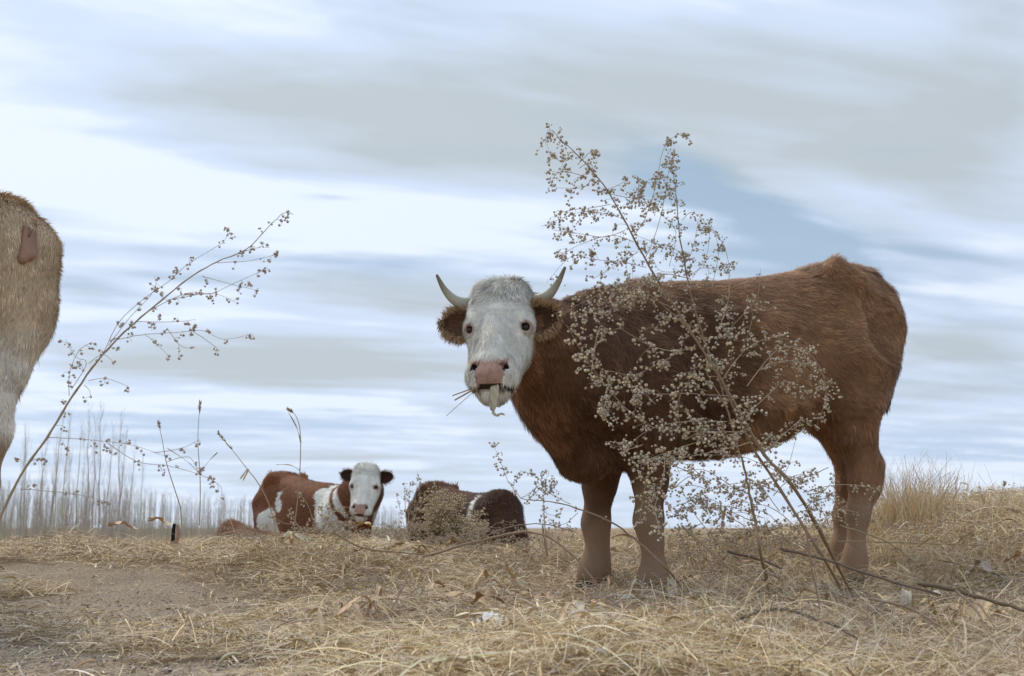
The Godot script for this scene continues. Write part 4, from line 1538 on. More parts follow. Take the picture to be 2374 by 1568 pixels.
func build_weeds() -> void:
	# the tall weed in front of the brown cow
	var w := new_weed("tall_weed", on_ground(2020, 1440), "tall dry weed full of seed heads leaning left in front of the brown cow")
	var D := 3.25
	var foot := on_ground(2020, 1440)
	branch(w, [foot - Vector3(0, 0.05, 0)] + trace([[1868, 1173], [1773, 1055], [1700, 930], [1637, 825], [1521, 644], [1455, 525], [1400, 430], [1335, 355], [1290, 318]], M1, D, D - 0.1), 0.0056, 0.0008, 24.0, 0.0062, 0.05, "stem")
	branch(w, [foot + Vector3(-0.03, -0.05, 0.03)] + trace([[1930, 1330], [1815, 1144], [1738, 1025], [1673, 884], [1647, 834], [1612, 720], [1594, 644], [1578, 560], [1571, 492], [1563, 417], [1552, 370]], M1, D, D + 0.05), 0.0048, 0.0008, 26.0, 0.006, 0.045, "stem")
	branch(w, [on_ground(1800, 1420) - Vector3(0, 0.05, 0)] + trace([[1767, 1297], [1752, 1210], [1735, 1130], [1720, 1067], [1690, 960], [1665, 870]], M1, 3.35, 3.3), 0.0055, 0.0016, 10.0, 0.006, 0.05, "stem")
	var upper := [
		[[300, 180], [235, 100], [200, 120], [195, 190]], [[360, 260], [300, 290], [215, 240]], [[390, 310], [470, 230], [505, 225]], [[400, 330], [470, 300], [490, 400]],
		[[450, 385], [300, 350], [235, 400], [235, 470]], [[470, 400], [420, 450], [260, 450]], [[545, 470], [620, 440], [695, 405]], [[545, 480], [700, 510], [760, 520], [830, 560]],
		[[590, 550], [480, 570], [330, 590], [215, 640]], [[640, 630], [520, 600], [400, 600], [170, 685]], [[680, 710], [560, 750], [400, 730], [250, 710]], [[730, 780], [600, 740], [420, 790], [270, 870]],
		[[760, 840], [700, 880], [560, 960], [480, 1010]], [[810, 935], [640, 900], [500, 890], [350, 870], [200, 1030]], [[725, 755], [800, 640], [870, 430], [905, 240], [960, 150], [1045, 112]],
		[[800, 890], [870, 720], [920, 520], [950, 330], [985, 230]], [[760, 520], [775, 400], [860, 450]], [[830, 570], [770, 480], [765, 390]], [[860, 620], [880, 500], [960, 470], [1010, 540]],
	]
	for b in upper:
		branch(w, trace(b, M8, D - 0.06, D - 0.06 + ri(-0.16, 0.16)), 0.0011, 0.0005, 66.0, 0.0062, 0.05)
	var right := [
		[[1040, 920], [1090, 830], [1130, 640]], [[1090, 1000], [1180, 860], [1200, 630]], [[950, 930], [990, 720], [890, 600], [850, 560]], [[1210, 1060], [1250, 820], [1190, 640]],
		[[1320, 1000], [1300, 850], [1240, 740], [1160, 700]], [[1060, 960], [960, 830], [740, 740]], [[1020, 850], [930, 800], [800, 840]], [[1280, 1250], [1315, 1100], [1300, 900]],
		[[1330, 1300], [1430, 1190], [1490, 1100], [1510, 945]], [[1030, 650], [1080, 600], [1150, 640], [1240, 740]], [[1050, 960], [900, 960], [850, 880]], [[1060, 1000], [1150, 940], [1250, 950], [1335, 930]],
	]
	for b in right:
		branch(w, trace(b, M8, D + 0.03, D + 0.03 + ri(-0.12, 0.18)), 0.0010, 0.0005, 50.0, 0.0058, 0.042)
	var lower := [
		[[640, 400], [430, 230], [280, 260], [150, 330]], [[600, 330], [450, 270], [300, 310], [180, 350]], [[520, 190], [450, 230], [300, 340]], [[560, 260], [480, 210], [400, 230], [300, 250]],
		[[640, 465], [590, 490], [500, 540], [390, 590]], [[610, 490], [480, 460], [360, 390]], [[860, 800], [530, 790], [400, 720], [260, 560], [150, 380]], [[250, 560], [265, 450], [285, 380]],
		[[300, 620], [290, 560], [400, 580]], [[730, 520], [660, 400], [560, 350], [500, 390]], [[870, 720], [950, 650], [1010, 600], [1100, 640]], [[760, 600], [850, 480], [960, 430], [1070, 450]],
		[[860, 620], [990, 470], [1110, 500], [1170, 620], [1150, 740]], [[900, 560], [1020, 520], [1140, 560], [1190, 620]], [[730, 620], [640, 560], [720, 530]], [[800, 660], [640, 650], [500, 650], [425, 630]],
		[[780, 700], [700, 560], [740, 530]], [[780, 760], [620, 760], [480, 790], [390, 860]], [[860, 800], [700, 830], [550, 880], [420, 930]], [[880, 840], [720, 880], [560, 905], [440, 900]],
		[[560, 880], [480, 960], [450, 1070], [440, 1150]], [[540, 890], [530, 980], [500, 1100], [520, 1180]], [[900, 870], [960, 800], [930, 850]], [[820, 740], [880, 700], [830, 690]],
		[[700, 640], [620, 620], [590, 700], [600, 790]], [[500, 690], [440, 640], [420, 720]], [[420, 730], [330, 680], [280, 690]], [[620, 830], [700, 790], [790, 800]], [[340, 640], [300, 700], [310, 760]],
		[[860, 260], [880, 330], [870, 400], [850, 460]], [[780, 300], [760, 380], [800, 420]], [[640, 200], [540, 180], [480, 200], [430, 230]], [[450, 850], [380, 870], [340, 830]],
	]
	for b in lower:
		branch(w, trace(b, M2, D + 0.0, D + ri(-0.18, 0.16)), 0.0016, 0.0006, 72.0, ri(0.0062, 0.0092), 0.062, "branch", 0.3, Color(0.66, 0.56, 0.43))
	var under := [
		[[1010, 950], [800, 1040], [650, 1010], [560, 1020]], [[930, 880], [1060, 760], [1080, 740]], [[570, 930], [700, 1000], [640, 1090], [560, 1130]], [[920, 1010], [1010, 960], [1060, 790]],
		[[1180, 940], [1050, 980], [850, 900], [700, 890]], [[1190, 1180], [1120, 1060], [980, 960]], [[880, 1150], [790, 1110], [700, 1060], [560, 1100]], [[1060, 1180], [960, 1100], [870, 1080], [830, 1060]],
		[[560, 1220], [700, 1200], [850, 1190], [940, 1160]], [[1100, 1090], [1190, 1000], [1200, 960]], [[840, 1240], [720, 1230], [600, 1180], [560, 1210]], [[700, 1180], [640, 1100], [600, 1010]],
		[[980, 1260], [1080, 1150], [1130, 1040], [1210, 1060]], [[1000, 1180], [940, 1120], [880, 1100]],
	]
	for k in 22:
		var ux := ri(560, 1150)
		var uy := ri(1000, 1280)
		var ua := ri(-0.9, 0.9) + (PI if k % 2 == 0 else 0.0)
		var ul := ri(140, 330)
		under.append([[ux, uy], [ux + cos(ua) * ul * 0.5, uy - absf(sin(ua)) * ul * 0.4 - 20.0], [ux + cos(ua) * ul, uy - absf(sin(ua)) * ul * 0.5]])
	for b in under:
		branch(w, trace(b, M2, D + 0.1, D + 0.1 + ri(-0.1, 0.3)), 0.0014, 0.0006, 48.0, 0.0060, 0.045)
	finish(w, 300)
	# the weed leaning in from the left edge
	var v := new_weed("leaning_weed", at(-60, 1330, 2.75), "sparse dry weed leaning in from the left edge against the sky")
	var DV := 2.75
	branch(v, [at(-60, 1330, 2.75)] + trace([[20, 1410], [150, 1220], [260, 1040], [380, 870], [500, 740], [640, 620], [800, 490], [930, 415], [1060, 360], [1150, 270], [1230, 195], [1280, 200]], M4, DV, DV), 0.0032, 0.0005, 18.0, 0.0058, 0.035, "stem")
	for b in [
		[[250, 1030], [250, 930], [290, 830], [340, 790], [380, 800]], [[260, 1000], [330, 880], [280, 850], [235, 770]], [[430, 800], [520, 680], [640, 545], [640, 480]], [[340, 880], [400, 840], [440, 860]],
		[[400, 850], [480, 690], [600, 580], [700, 510], [790, 430], [900, 360], [960, 320], [980, 260]], [[600, 650], [760, 570], [900, 560], [1080, 480], [1170, 450]], [[700, 590], [900, 560], [1010, 600]],
		[[480, 770], [580, 750], [740, 740], [860, 730], [960, 770], [1090, 745]], [[600, 750], [650, 790], [710, 850]], [[800, 720], [900, 790], [940, 825]], [[340, 960], [420, 950], [520, 985]],
		[[560, 690], [720, 690], [830, 680]], [[700, 720], [760, 800], [830, 810]], [[860, 480], [1000, 520], [1110, 545]], [[930, 420], [1080, 410], [1210, 380]], [[1040, 370], [1120, 350], [1170, 350]],
		[[150, 1220], [270, 1225], [440, 1240], [560, 1260], [700, 1310]], [[420, 1240], [560, 1330], [700, 1350], [850, 1390], [940, 1440], [950, 1490]], [[25, 1455], [200, 1470], [330, 1490], [430, 1520]],
		[[640, 1290], [760, 1270], [850, 1230]], [[700, 1330], [800, 1310], [850, 1390]], [[320, 980], [340, 1000], [350, 1035]],
	]:
		branch(v, trace(b, M4, DV, DV + ri(-0.1, 0.1)), 0.0009, 0.00045, 36.0, 0.0058, 0.03)
	finish(v, 300)
	# small weed left of the front legs, its long stem running right in front of them
	var s := new_weed("arching_weed", on_ground(1600, 1400), "thin dry weed arching left in front of the front legs")
	branch(s, [on_ground(1600, 1400)] + trace([[2300, 640], [2100, 440], [1900, 280], [1700, 190], [1500, 130], [1230, 95]], M6, 3.7, 3.6), 0.0045, 0.0012, 3.0, 0.006, 0.04, "stem")
	for b in [[[2010, 680], [1920, 560], [1870, 430], [1820, 310]], [[2010, 680], [2100, 620], [2200, 520], [2180, 480]], [[2060, 690], [2170, 600], [2280, 640]], [[2100, 700], [2180, 650], [2250, 560]], [[2350, 720], [2200, 640], [2130, 540], [2000, 490]], [[2300, 740], [2250, 800], [2140, 760]], [[2400, 780], [2300, 860], [2200, 820]]]:
		branch(s, trace(b, M3, 3.6, 3.6 + ri(-0.1, 0.1)), 0.0012, 0.0005, 62.0, 0.006, 0.045)
	finish(s, 120)
	# little weed before the patched cow
	var p := new_weed("low_weed", on_ground(740, 1262), "low dry weed with beaded seed heads before the patched cow")
	for b in [[[620, 930], [540, 720], [480, 640]], [[640, 900], [700, 800], [780, 740], [860, 760], [845, 830]], [[600, 920], [680, 850], [760, 840], [850, 860]], [[560, 920], [460, 860], [380, 850], [300, 790]], [[640, 920], [700, 860], [640, 800]], [[520, 920], [430, 800], [420, 770]], [[660, 930], [720, 780], [640, 740], [600, 780]]]:
		branch(p, trace(b, M3, 4.9, 4.9 + ri(-0.1, 0.1)), 0.0018, 0.0008, 52.0, 0.0085, 0.035, "branch", 0.3, Color(0.55, 0.455, 0.34))
	finish(p, 200)
	# fuzzy straw-coloured bush in front of the grazing cow
	var q := new_weed("fuzzy_bush", on_ground(1030, 1262), "fuzzy straw coloured bush hiding the grazing cow's hindquarters")
	for k in 64:
		var x := ri(968, 1130)
		var top := ri(1130, 1225) if x < 1075 else ri(1175, 1235)
		branch(q, [on_ground(lerpf(x, 1050, 0.5), 1262), at(lerpf(x, 1050, 0.3), lerpf(1262, top, 0.5), 6.0), at(x, top, 6.0 + ri(-0.2, 0.2))], 0.0014, 0.0006, 60.0, 0.0085, 0.085, "branch", 0.2, Color(0.66, 0.54, 0.36))
	finish(q, 60)
	# pale wisps between the two far cows
	var wi := new_weed("wispy_weed", on_ground(940, 1255), "faint wispy weed standing between the patched and the grazing cow")
	for k in 9:
		var x := ri(915, 985)
		branch(wi, [on_ground(945, 1256), at(lerpf(x, 945, 0.4), 1190, 6.2), at(x, ri(1070, 1150), 6.2)], 0.0016, 0.0006, 20.0, 0.006, 0.06, "branch", 0.2, Color(0.5, 0.42, 0.3))
	finish(wi, 0)
	weed_mats()
	# grass stems standing up out of the straw
	grass_stem("green_foxtail", trace([[450, 890], [480, 640], [495, 380], [490, 200], [460, 110], [415, 70]], M3, 4.1, 4.0), "tall foxtail grass stem in front of the patched cow's flank", [[[490, 490], [430, 455], [325, 450]], [[495, 300], [470, 200], [410, 90]]])
	grass_stem("green_foxtail", trace([[330, 880], [270, 700], [200, 570], [130, 480], [60, 390], [-70, 230]], M3, 4.1, 4.0), "bent foxtail grass stem leaning left of the patched cow", [[[130, 480], [80, 550]], [[140, 480], [100, 560]]])
	grass_stem("green_foxtail", trace([[770, 1568], [700, 1350], [680, 1250], [660, 1150]], M4, 4.2, 4.2), "faint thin grass stem left of the bent foxtail", [])
	grass_stem("green_foxtail", trace([[850, 1560], [850, 1400], [840, 1230], [850, 1060]], M4, 4.2, 4.2), "upright thin grass stem with side twigs left of the bent foxtail", [[[845, 1390], [890, 1330], [930, 1290]], [[850, 1390], [790, 1330], [700, 1270]]])
	grass_stem("green_foxtail", trace([[2270, 1260], [2310, 1190], [2330, 1120]], M1, 4.6, 4.6), "single bowed grass stem on the mound near the right edge", [])
	grass_stem("green_foxtail", trace([[1268, 1280], [1262, 1200], [1258, 1120]], M1, 4.4, 4.4), "thin grass stem left of the front legs", [])
	# arching dead stems and sticks
	for st in [
		["dead_stem", trace([[560, 500], [900, 400], [1200, 330], [1400, 350], [1600, 490], [1800, 730]], M6, 4.0, 3.6), 0.0045, "long dead stem arching over the straw left of the front legs"],
		["dead_stem", trace([[900, 400], [1130, 300], [1380, 270], [1620, 330]], M6, 4.4, 4.4), 0.0025, "thin dead stem arching in front of the grazing cow's head"],
		["dead_stem", trace([[1420, 490], [1400, 380], [1385, 280]], M6, 4.0, 4.0), 0.0035, "short dark upright stem under the arching stem"],
		["dead_stem", trace([[-60, 330], [150, 440], [420, 470], [640, 490]], M6, 4.3, 4.2), 0.0035, "reddish dead stem lying along the crest below the patched cow"],
		["stick", trace([[690, 640], [900, 690], [1080, 740], [1400, 850], [1800, 960]], M7, 3.25, 2.85), 0.0044, "long dark stick lying behind the tall weed's foot"],
		["stick", trace([[1650, 880], [1900, 930], [2220, 1020], [2500, 1110]], M7, 2.9, 2.6), 0.0062, "thick dark stick running out past the right edge"],
		["stick", trace([[320, 660], [550, 720], [700, 780]], M7, 3.5, 3.4), 0.0042, "short dark stick lying between the legs"],
		["stick", trace([[300, 1160], [500, 1090], [700, 1060], [900, 1120], [1100, 1190], [1280, 1310]], M7, 2.65, 2.5), 0.0042, "grey crooked stick in the foreground litter"],
		["stick", trace([[1680, 890], [2000, 830], [2374, 815]], M6, 3.6, 3.5), 0.0045, "dark twig lying across the hooves"],
		["dead_stem", trace([[860, 480], [900, 750], [950, 1000], [960, 1060]], M7, 3.0, 2.9), 0.003, "grey upright stem beside the tall weed's foot"],
		["dead_stem", trace([[1080, 590], [1600, 600], [2200, 620]], M7, 3.4, 3.4), 0.0022, "thin straight stem across the dark hollow at right"],
		["dead_stem", trace([[1100, 480], [1400, 580], [1600, 720], [1780, 900]], M7, 3.2, 3.1), 0.0022, "thin curved stem over the matted straw at right"],
		["dead_stem", trace([[0, 480], [250, 700], [450, 860], [620, 950]], M7, 3.1, 3.0), 0.0032, "brown stem slanting down left of the upright corn leaf"],
		["dead_stem", trace([[1900, 930], [2040, 1060], [2110, 1220], [2100, 1340]], M7, 2.6, 2.45), 0.003, "grey stem hooking down at the right edge"],
		["dead_stem", trace([[1300, 985], [1600, 1060], [1850, 1220], [2010, 1380]], M7, 2.7, 2.45), 0.0036, "pale stem bowed over the lower right litter"],
		["dead_stem", trace([[130, 920], [320, 980], [420, 980], [495, 930]], [0.0, 0.33445, 1124.8, 0.33445], 2.9, 2.9), 0.0022, "thin brown twig on the bare earth at left"],
		["dead_stem", trace([[1130, 880], [1110, 960], [1085, 1060]], M6, 3.0, 2.95), 0.0038, "broken brown stub standing in the foreground leaves"],
		["dead_stem", trace([[470, 600], [390, 760], [290, 960]], M6, 3.1, 3.0), 0.0028, "yellow stalk slanting up from the straw in front"],
	]:
		var pts: Array = st[1]
		var r: float = st[2]
		var low := Vector3.ZERO
		for pp in pts.size():
			var gy := ground(pts[pp].x, pts[pp].z) + r
			if pts[pp].y < gy:
				pts[pp] = Vector3(pts[pp].x, gy, pts[pp].z)
		var o := base(st[0], pts[0])
		var line := smooth_line(pts, 5)
		var b := Bag.new()
		var loc := PackedVector3Array()
		for pt in line:
			loc.append(pt - pts[0] + Vector3(ri(-1, 1), ri(-1, 1), ri(-1, 1)) * r * 0.4)
		var dark: bool = st[0] == "stick"
		b.tube(loc, r, r * 0.6, 7, tint(Color(0.17, 0.125, 0.10) if dark else Color(0.31, 0.225, 0.15), 0.1), 0.18)
		part("shaft", b.mesh(), mat("dry", Color.WHITE, 0.7, true), o)
		var nodes := Bag.new()
		for k in 3:
			var i := 2 + rng.randi() % (line.size() - 4)
			var dir := (line[i + 1] - line[i]).normalized()
			var e := (dir + Vector3(ri(-1, 1), ri(0, 1), ri(-1, 1))).normalized() * ri(0.02, 0.07)
			nodes.tube(PackedVector3Array([loc[i], loc[i] + e * 0.5, loc[i] + e + Vector3(0, -0.004, 0)]), r * 0.4, r * 0.15, 4, Color(0.26, 0.19, 0.13))
		part("twigs", nodes.mesh(), mat("dry", Color.WHITE, 0.7, true), o)
		tag(o, st[3], "stick" if dark else "stem", "fallen sticks" if dark else "dead stems")

func weed_mats() -> void:
	for t in [
		[620, 1302, 0.18, "beaded weed tangle on the pale heap below the calf"], [770, 1288, 0.16, "beaded weed tangle on the crest below the patched cow"], [905, 1292, 0.16, "beaded weed tangle right of the patched cow's chest"],
		[1010, 1300, 0.26, "beaded weed tangle below the fuzzy bush"], [1120, 1318, 0.24, "beaded weed tangle in the centre of the straw"], [1240, 1330, 0.22, "beaded weed tangle below the grazing cow's muzzle"],
		[1440, 1385, 0.16, "beaded weed tangle between the front hooves"], [1620, 1365, 0.22, "beaded weed tangle right of the near front hoof"], [1720, 1330, 0.22, "beaded weed tangle round the dark upright stem"],
		[1760, 1460, 0.20, "beaded weed tangle in front, below the belly"], [1640, 1500, 0.20, "grey beaded weed tangle low in the foreground"], [1860, 1310, 0.20, "beaded weed tangle before the hind hooves"],
		[1920, 1440, 0.20, "beaded weed tangle at the tall weed's foot"], [2240, 1480, 0.20, "beaded weed tangle in the lower right corner"], [2060, 1520, 0.18, "beaded weed tangle at the bottom right of the crooked stick"],
		[1500, 1520, 0.18, "beaded weed tangle at the bottom under the front hooves"], [2150, 1300, 0.24, "beaded weed tangle in the hollow at right"], [860, 1400, 0.20, "beaded weed tangle left of the centre leaves"],
	]:
		var c := on_ground(t[0], t[1])
		var w := new_weed("weed_tangle", c, t[3], "weed", "beaded weed tangles in the straw")
		for k in 11:
			var a := rng.randf() * TAU
			var ln: float = t[2] * ri(0.6, 1.3)
			var out := Vector3(cos(a), ri(0.1, 0.6), sin(a)) * ln
			var st: Vector3 = c + Vector3(ri(-1, 1), 0.1, ri(-1, 1)) * t[2] * 0.4
			st.y = ground(st.x, st.z) + litter_depth(st.x, st.z) * 0.7 + 0.02
			branch(w, [st, st + out * 0.55 + Vector3(0, 0.02, 0), st + out * Vector3(1, 0.7, 1)], 0.0016, 0.0006, 46.0, 0.0054, 0.04, "branch", 0.3, Color(0.52, 0.43, 0.335))
		finish(w, 0)

func grass_stem(called: String, pts: Array, label: String, leaves: Array) -> void:
	var o := base("foxtail_grass", pts[0])
	var line := smooth_line(pts, 5)
	var b := Bag.new()
	var loc := PackedVector3Array()
	for p in line:
		loc.append(p - pts[0])
	loc[0] -= Vector3(0, 0.05, 0)
	var col := Color(0.45, 0.35, 0.20)
	b.tube(loc, 0.0022, 0.0009, 5, col)
	part("stalk", b.mesh(), mat("dry", Color.WHITE, 0.7, true), o)
	var n := loc.size()
	var hb := Bag.new()
	for k in 60:
		var f := lerpf(n * 0.82, n - 1.01, rng.randf())
		var i := mini(int(f), n - 2)
		var p := loc[i].lerp(loc[i + 1], f - i)
		var dir := (loc[i + 1] - loc[i]).normalized()
		var e := (dir + Vector3(ri(-1, 1), ri(-1, 1), ri(-1, 1)) * 0.6).normalized() * ri(0.008, 0.016)
		hb.tube(PackedVector3Array([p, p + e * 0.6, p + e]), 0.0016, 0.0004, 3, tint(Color(0.5, 0.4, 0.23), 0.2))
	part("seed_spike", hb.mesh(), mat("dry", Color.WHITE, 0.7, true), o)
	for l in leaves:
		var lp := trace(l, M3 if l[0][0] < 800 and l[0][1] < 700 else M4, 4.05, 4.0)
		var q := []
		for p in lp:
			q.append(p - pts[0])
		part("leaf", strip_leaf(q, 0.008, 0.4, 2, Color(0.5, 0.39, 0.22), Vector3(0.2, 1, 0.3)), mat("dry", Color.WHITE, 0.7, true), o)
	tag(o, label, "grass", "single grass stems")

func litter_depth(x: float, z: float) -> float:
	var d := -z
	var m := 0.055 + 0.10 * n2.get_noise_2d(x * 90.0, z * 90.0)
	m += 0.05 * sstep(0.6, 2.0, x) 
	m *= 1.0 - 0.5 * exp(-pow((x - 0.5) / 0.45, 2.0) - pow((d - 4.35) / 0.35, 2.0))      # trodden by the cow's front feet
	return clampf(m, 0.012, 0.16) * (1.0 - 0.9 * bare(x, z))

func build_litter() -> void:
	# loose straw by the tens of thousands
	var total := 190000
	var bufs := []
	var counts := [0, 0, 0, 0]
	for k in 4:
		var pb := PackedFloat32Array()
		pb.resize(total * 16)
		bufs.append(pb)
	var made := 0
	var guard := 0
	while made < total and guard < 900000:
		guard += 1
		var d := lerpf(2.0, 7.6, pow(rng.randf(), 1.15))
		var x := ri(-1, 1) * (0.56 * d + 0.35)
		var z := -d
		var bm := bare(x, z)
		if rng.randf() < bm * 0.95:
			continue
		var th := litter_depth(x, z)
		var hgt := rng.randf()
		var y := ground(x, z) + th * hgt + 0.003
		var kind := rng.randi() % 4
		var a := rng.randf() * TAU
		var tilt := ri(-0.16, 0.24) * (0.35 + hgt) * (1.0 - 0.8 * bm)
		if rng.randf() < 0.025:
			tilt = ri(0.4, 1.2)
		var ln := ri(0.04, 0.13) if rng.randf() < 0.8 else ri(0.12, 0.28)
		if x > 0.4 and d < 5.8 and rng.randf() < 0.10:
			ln = ri(0.16, 0.38)
			tilt = ri(0.1, 0.85)
		if bm > 0.4:
			ln *= 0.6
		var wd := ri(0.0009, 0.0021)
		if rng.randf() < 0.04:
			wd = ri(0.003, 0.006)
		var f := Vector3(cos(a) * cos(tilt), sin(tilt), sin(a) * cos(tilt))
		var side := f.cross(Vector3.UP).normalized().rotated(f, ri(-0.9, 0.9))
		var up := side.cross(f)
		var c: Color = STRAWS[rng.randi() % STRAWS.size()]
		var zone := n3.get_noise_2d(x * 45.0, z * 45.0)
		c = c.lerp(Color(0.53, 0.42, 0.315), clampf(0.1 + 1.2 * zone, 0, 0.45))
		put(bufs[kind], counts[kind], side * wd, up * ln, f * ln, Vector3(x, y, z) - f * ln * 0.4, tint(c, 0.22))
		counts[kind] += 1
		made += 1
	for k in 4:
		var pb: PackedFloat32Array = bufs[k]
		pb.resize(counts[k] * 16)
		var o := swarm("straw_litter", shapes.straw[k], mat("straw", Color.WHITE, 0.65, true), pb, self)
		tag(o, "loose dry straw matted over the ground", "straw", "straw over the ground", "stuff")
	# torn flakes of leaf and husk
	var fb := PackedFloat32Array()
	fb.resize(5500 * 16)
	var fn := 0
	guard = 0
	while fn < 5500 and guard < 120000:
		guard += 1
		var d := lerpf(2.0, 7.0, pow(rng.randf(), 1.1))
		var x := ri(-1, 1) * (0.56 * d + 0.3)
		if rng.randf() < bare(x, -d) * 0.97:
			continue
		var a := rng.randf() * TAU
		var tilt := ri(-0.3, 0.45)
		var ln := ri(0.015, 0.055)
		var f := Vector3(cos(a) * cos(tilt), sin(tilt), sin(a) * cos(tilt))
		var side := f.cross(Vector3.UP).normalized().rotated(f, ri(-1.2, 1.2))
		var y := ground(x, -d) + litter_depth(x, -d) * ri(0.3, 1.1) + 0.004
		put(fb, fn, side * ri(0.003, 0.009), side.cross(f) * ln, f * ln, Vector3(x, y, -d), tint(STRAWS[rng.randi() % STRAWS.size()].lerp(Color(0.66, 0.6, 0.5), 0.25), 0.25))
		fn += 1
	fb.resize(fn * 16)
	tag(swarm("leaf_flakes", shapes.flake, mat("straw", Color.WHITE, 0.65, true), fb, self), "torn flakes of dry leaf mixed into the straw", "leaf litter", "straw over the ground", "stuff")
	# fallen seed heads and weed crumbs between the straw
	var nb := 26000
	var sb := PackedFloat32Array()
	sb.resize(nb * 16)
	var n := 0
	guard = 0
	while n < nb and guard < 200000:
		guard += 1
		var d := lerpf(2.0, 6.6, pow(rng.randf(), 1.1))
		var x := ri(-1, 1) * (0.56 * d + 0.3)
		var zone := n1.get_noise_2d(x * 80.0 + 40.0, d * 80.0)
		if rng.randf() > clampf(0.25 + 2.2 * zone, 0.03, 1.0) or rng.randf() < bare(x, -d) * 0.93:
			continue
		var s := ri(0.003, 0.0068)
		var bs := Basis.from_euler(Vector3(ri(-3, 3), ri(-3, 3), ri(-3, 3))).scaled(Vector3.ONE * s)
		var y := ground(x, -d) + litter_depth(x, -d) * ri(0.4, 1.25) + 0.004
		put(sb, n, bs.x, bs.y, bs.z, Vector3(x, y, -d), tint(Color(0.50, 0.40, 0.31), 0.3))
		n += 1
	sb.resize(n * 16)
	tag(swarm("fallen_seeds", shapes.seed, mat("seed", Color.WHITE, 0.8, true), sb, self), "fallen seed heads and crumbs among the straw", "seeds", "", "stuff")
	# clods and crumbs on the bare earth
	var cb := PackedFloat32Array()
	cb.resize(5000 * 16)
	n = 0
	guard = 0
	while n < 5000 and guard < 60000:
		guard += 1
		var d := ri(2.0, 4.6)
		var x := -ri(0.0, 1.0) * (0.56 * d + 0.2)
		if rng.randf() > bare(x, -d):
			continue
		var s := ri(0.003, 0.009) if rng.randf() < 0.93 else ri(0.01, 0.02)
		var bs := Basis.from_euler(Vector3(ri(-3, 3), ri(-3, 3), ri(-3, 3))).scaled(Vector3(s, s * 0.6, s))
		put(cb, n, bs.x, bs.y, bs.z, Vector3(x, ground(x, -d) + s * 0.1, -d), tint(Color(0.47, 0.385, 0.30), 0.25))
		n += 1
	cb.resize(n * 16)
	tag(swarm("soil_crumbs", shapes.seed, mat("clod", Color.WHITE, 0.95, true), cb, self), "small clods and crumbs on the bare earth", "soil", "", "stuff")
	grass_tufts()
	corn_leaves()
	scraps()

func tussock(where: Vector3, n: int, hgt: float, spread: float, lean: Vector3, called: String, label: String) -> void:
	var buf := PackedFloat32Array()
	buf.resize(n * 16)
	for k in n:
		var a := rng.randf() * TAU
		var r := sqrt(rng.randf()) * spread
		var p := Vector3(cos(a) * r, 0, sin(a) * r * 0.6)
		p.y = ground(where.x + p.x, where.z + p.z) - where.y - 0.02
		var f := (Vector3(ri(-0.55, 0.55), 1.0, ri(-0.55, 0.55)) + lean).normalized()
		var ln := hgt * ri(0.45, 1.2)
		var side := f.cross(Vector3(cos(a * 3.0), 0.1, sin(a * 3.0))).normalized()
		put(buf, k, side * ri(0.0018, 0.0045), side.cross(f) * ln * ri(0.4, 1.6), f * ln, p, tint(STRAWS[rng.randi() % STRAWS.size()], 0.2))
	var o := base(called, where)
	for k in 1:
		swarm("blades", shapes.straw[1], mat("straw", Color.WHITE, 0.65, true), buf, o)
	tag(o, label, "grass", "dry grass tussocks")

func grass_tufts() -> void:
	var defs := [
		[2085, 1250, 900, 0.36, 0.20, "tall tussock of dry grass on the mound behind the hind legs"], [2130, 1255, 500, 0.28, 0.18, "tussock right of the tall one behind the hind legs"],
		[2290, 1240, 500, 0.22, 0.25, "dry tussock on the mound crest at the right edge"], [2200, 1265, 420, 0.16, 0.22, "low tussock in the dip of the mound at right"],
		[1330, 1270, 420, 0.15, 0.16, "dry tussock behind the front legs at left"], [1450, 1275, 420, 0.14, 0.16, "dry tussock between the two front legs"],
		[1600, 1285, 420, 0.12, 0.20, "dry tussock under the belly beside the near front leg"], [1850, 1275, 360, 0.16, 0.18, "dry tussock just before the hind legs"],
		[580, 1300, 420, 0.10, 0.16, "pale tussock below the calf"], [690, 1340, 420, 0.10, 0.16, "pale tussock below the patched cow's flank"],
		[640, 1275, 160, 0.12, 0.10, "thin tussock before the patched cow's hind end"], [1260, 1295, 300, 0.13, 0.14, "low tussock below the grazing cow's head"],
		[1560, 1400, 260, 0.10, 0.14, "low tangled tussock at the near front hoof"], [1400, 1395, 200, 0.08, 0.12, "low tangled tussock at the far front hoof"], [1660, 1420, 320, 0.14, 0.20, "tangled tussock below the belly in front"],
		[1800, 1400, 320, 0.15, 0.20, "tangled tussock left of the tall weed's foot"], [1930, 1365, 320, 0.14, 0.18, "tangled tussock before the hind hooves in front of the stick"], [2060, 1330, 380, 0.18, 0.22, "tangled tussock right of the hind hooves"],
		[2250, 1320, 380, 0.18, 0.24, "tangled tussock over the hollow at the right edge"], [2120, 1420, 320, 0.13, 0.22, "tangled tussock between the two dark sticks at right"], [2300, 1450, 300, 0.13, 0.20, "tangled tussock at the right edge below the thick stick"],
		[1740, 1330, 260, 0.20, 0.12, "tussock at the foot of the dark stem"], [2180, 1360, 420, 0.14, 0.25, "matted tussock in the hollow at right"],
	]
	for t in defs:
		tussock(on_ground(t[0], t[1]), t[2], t[3], t[4], Vector3(0.12, 0, 0), "grass_tussock", t[5])

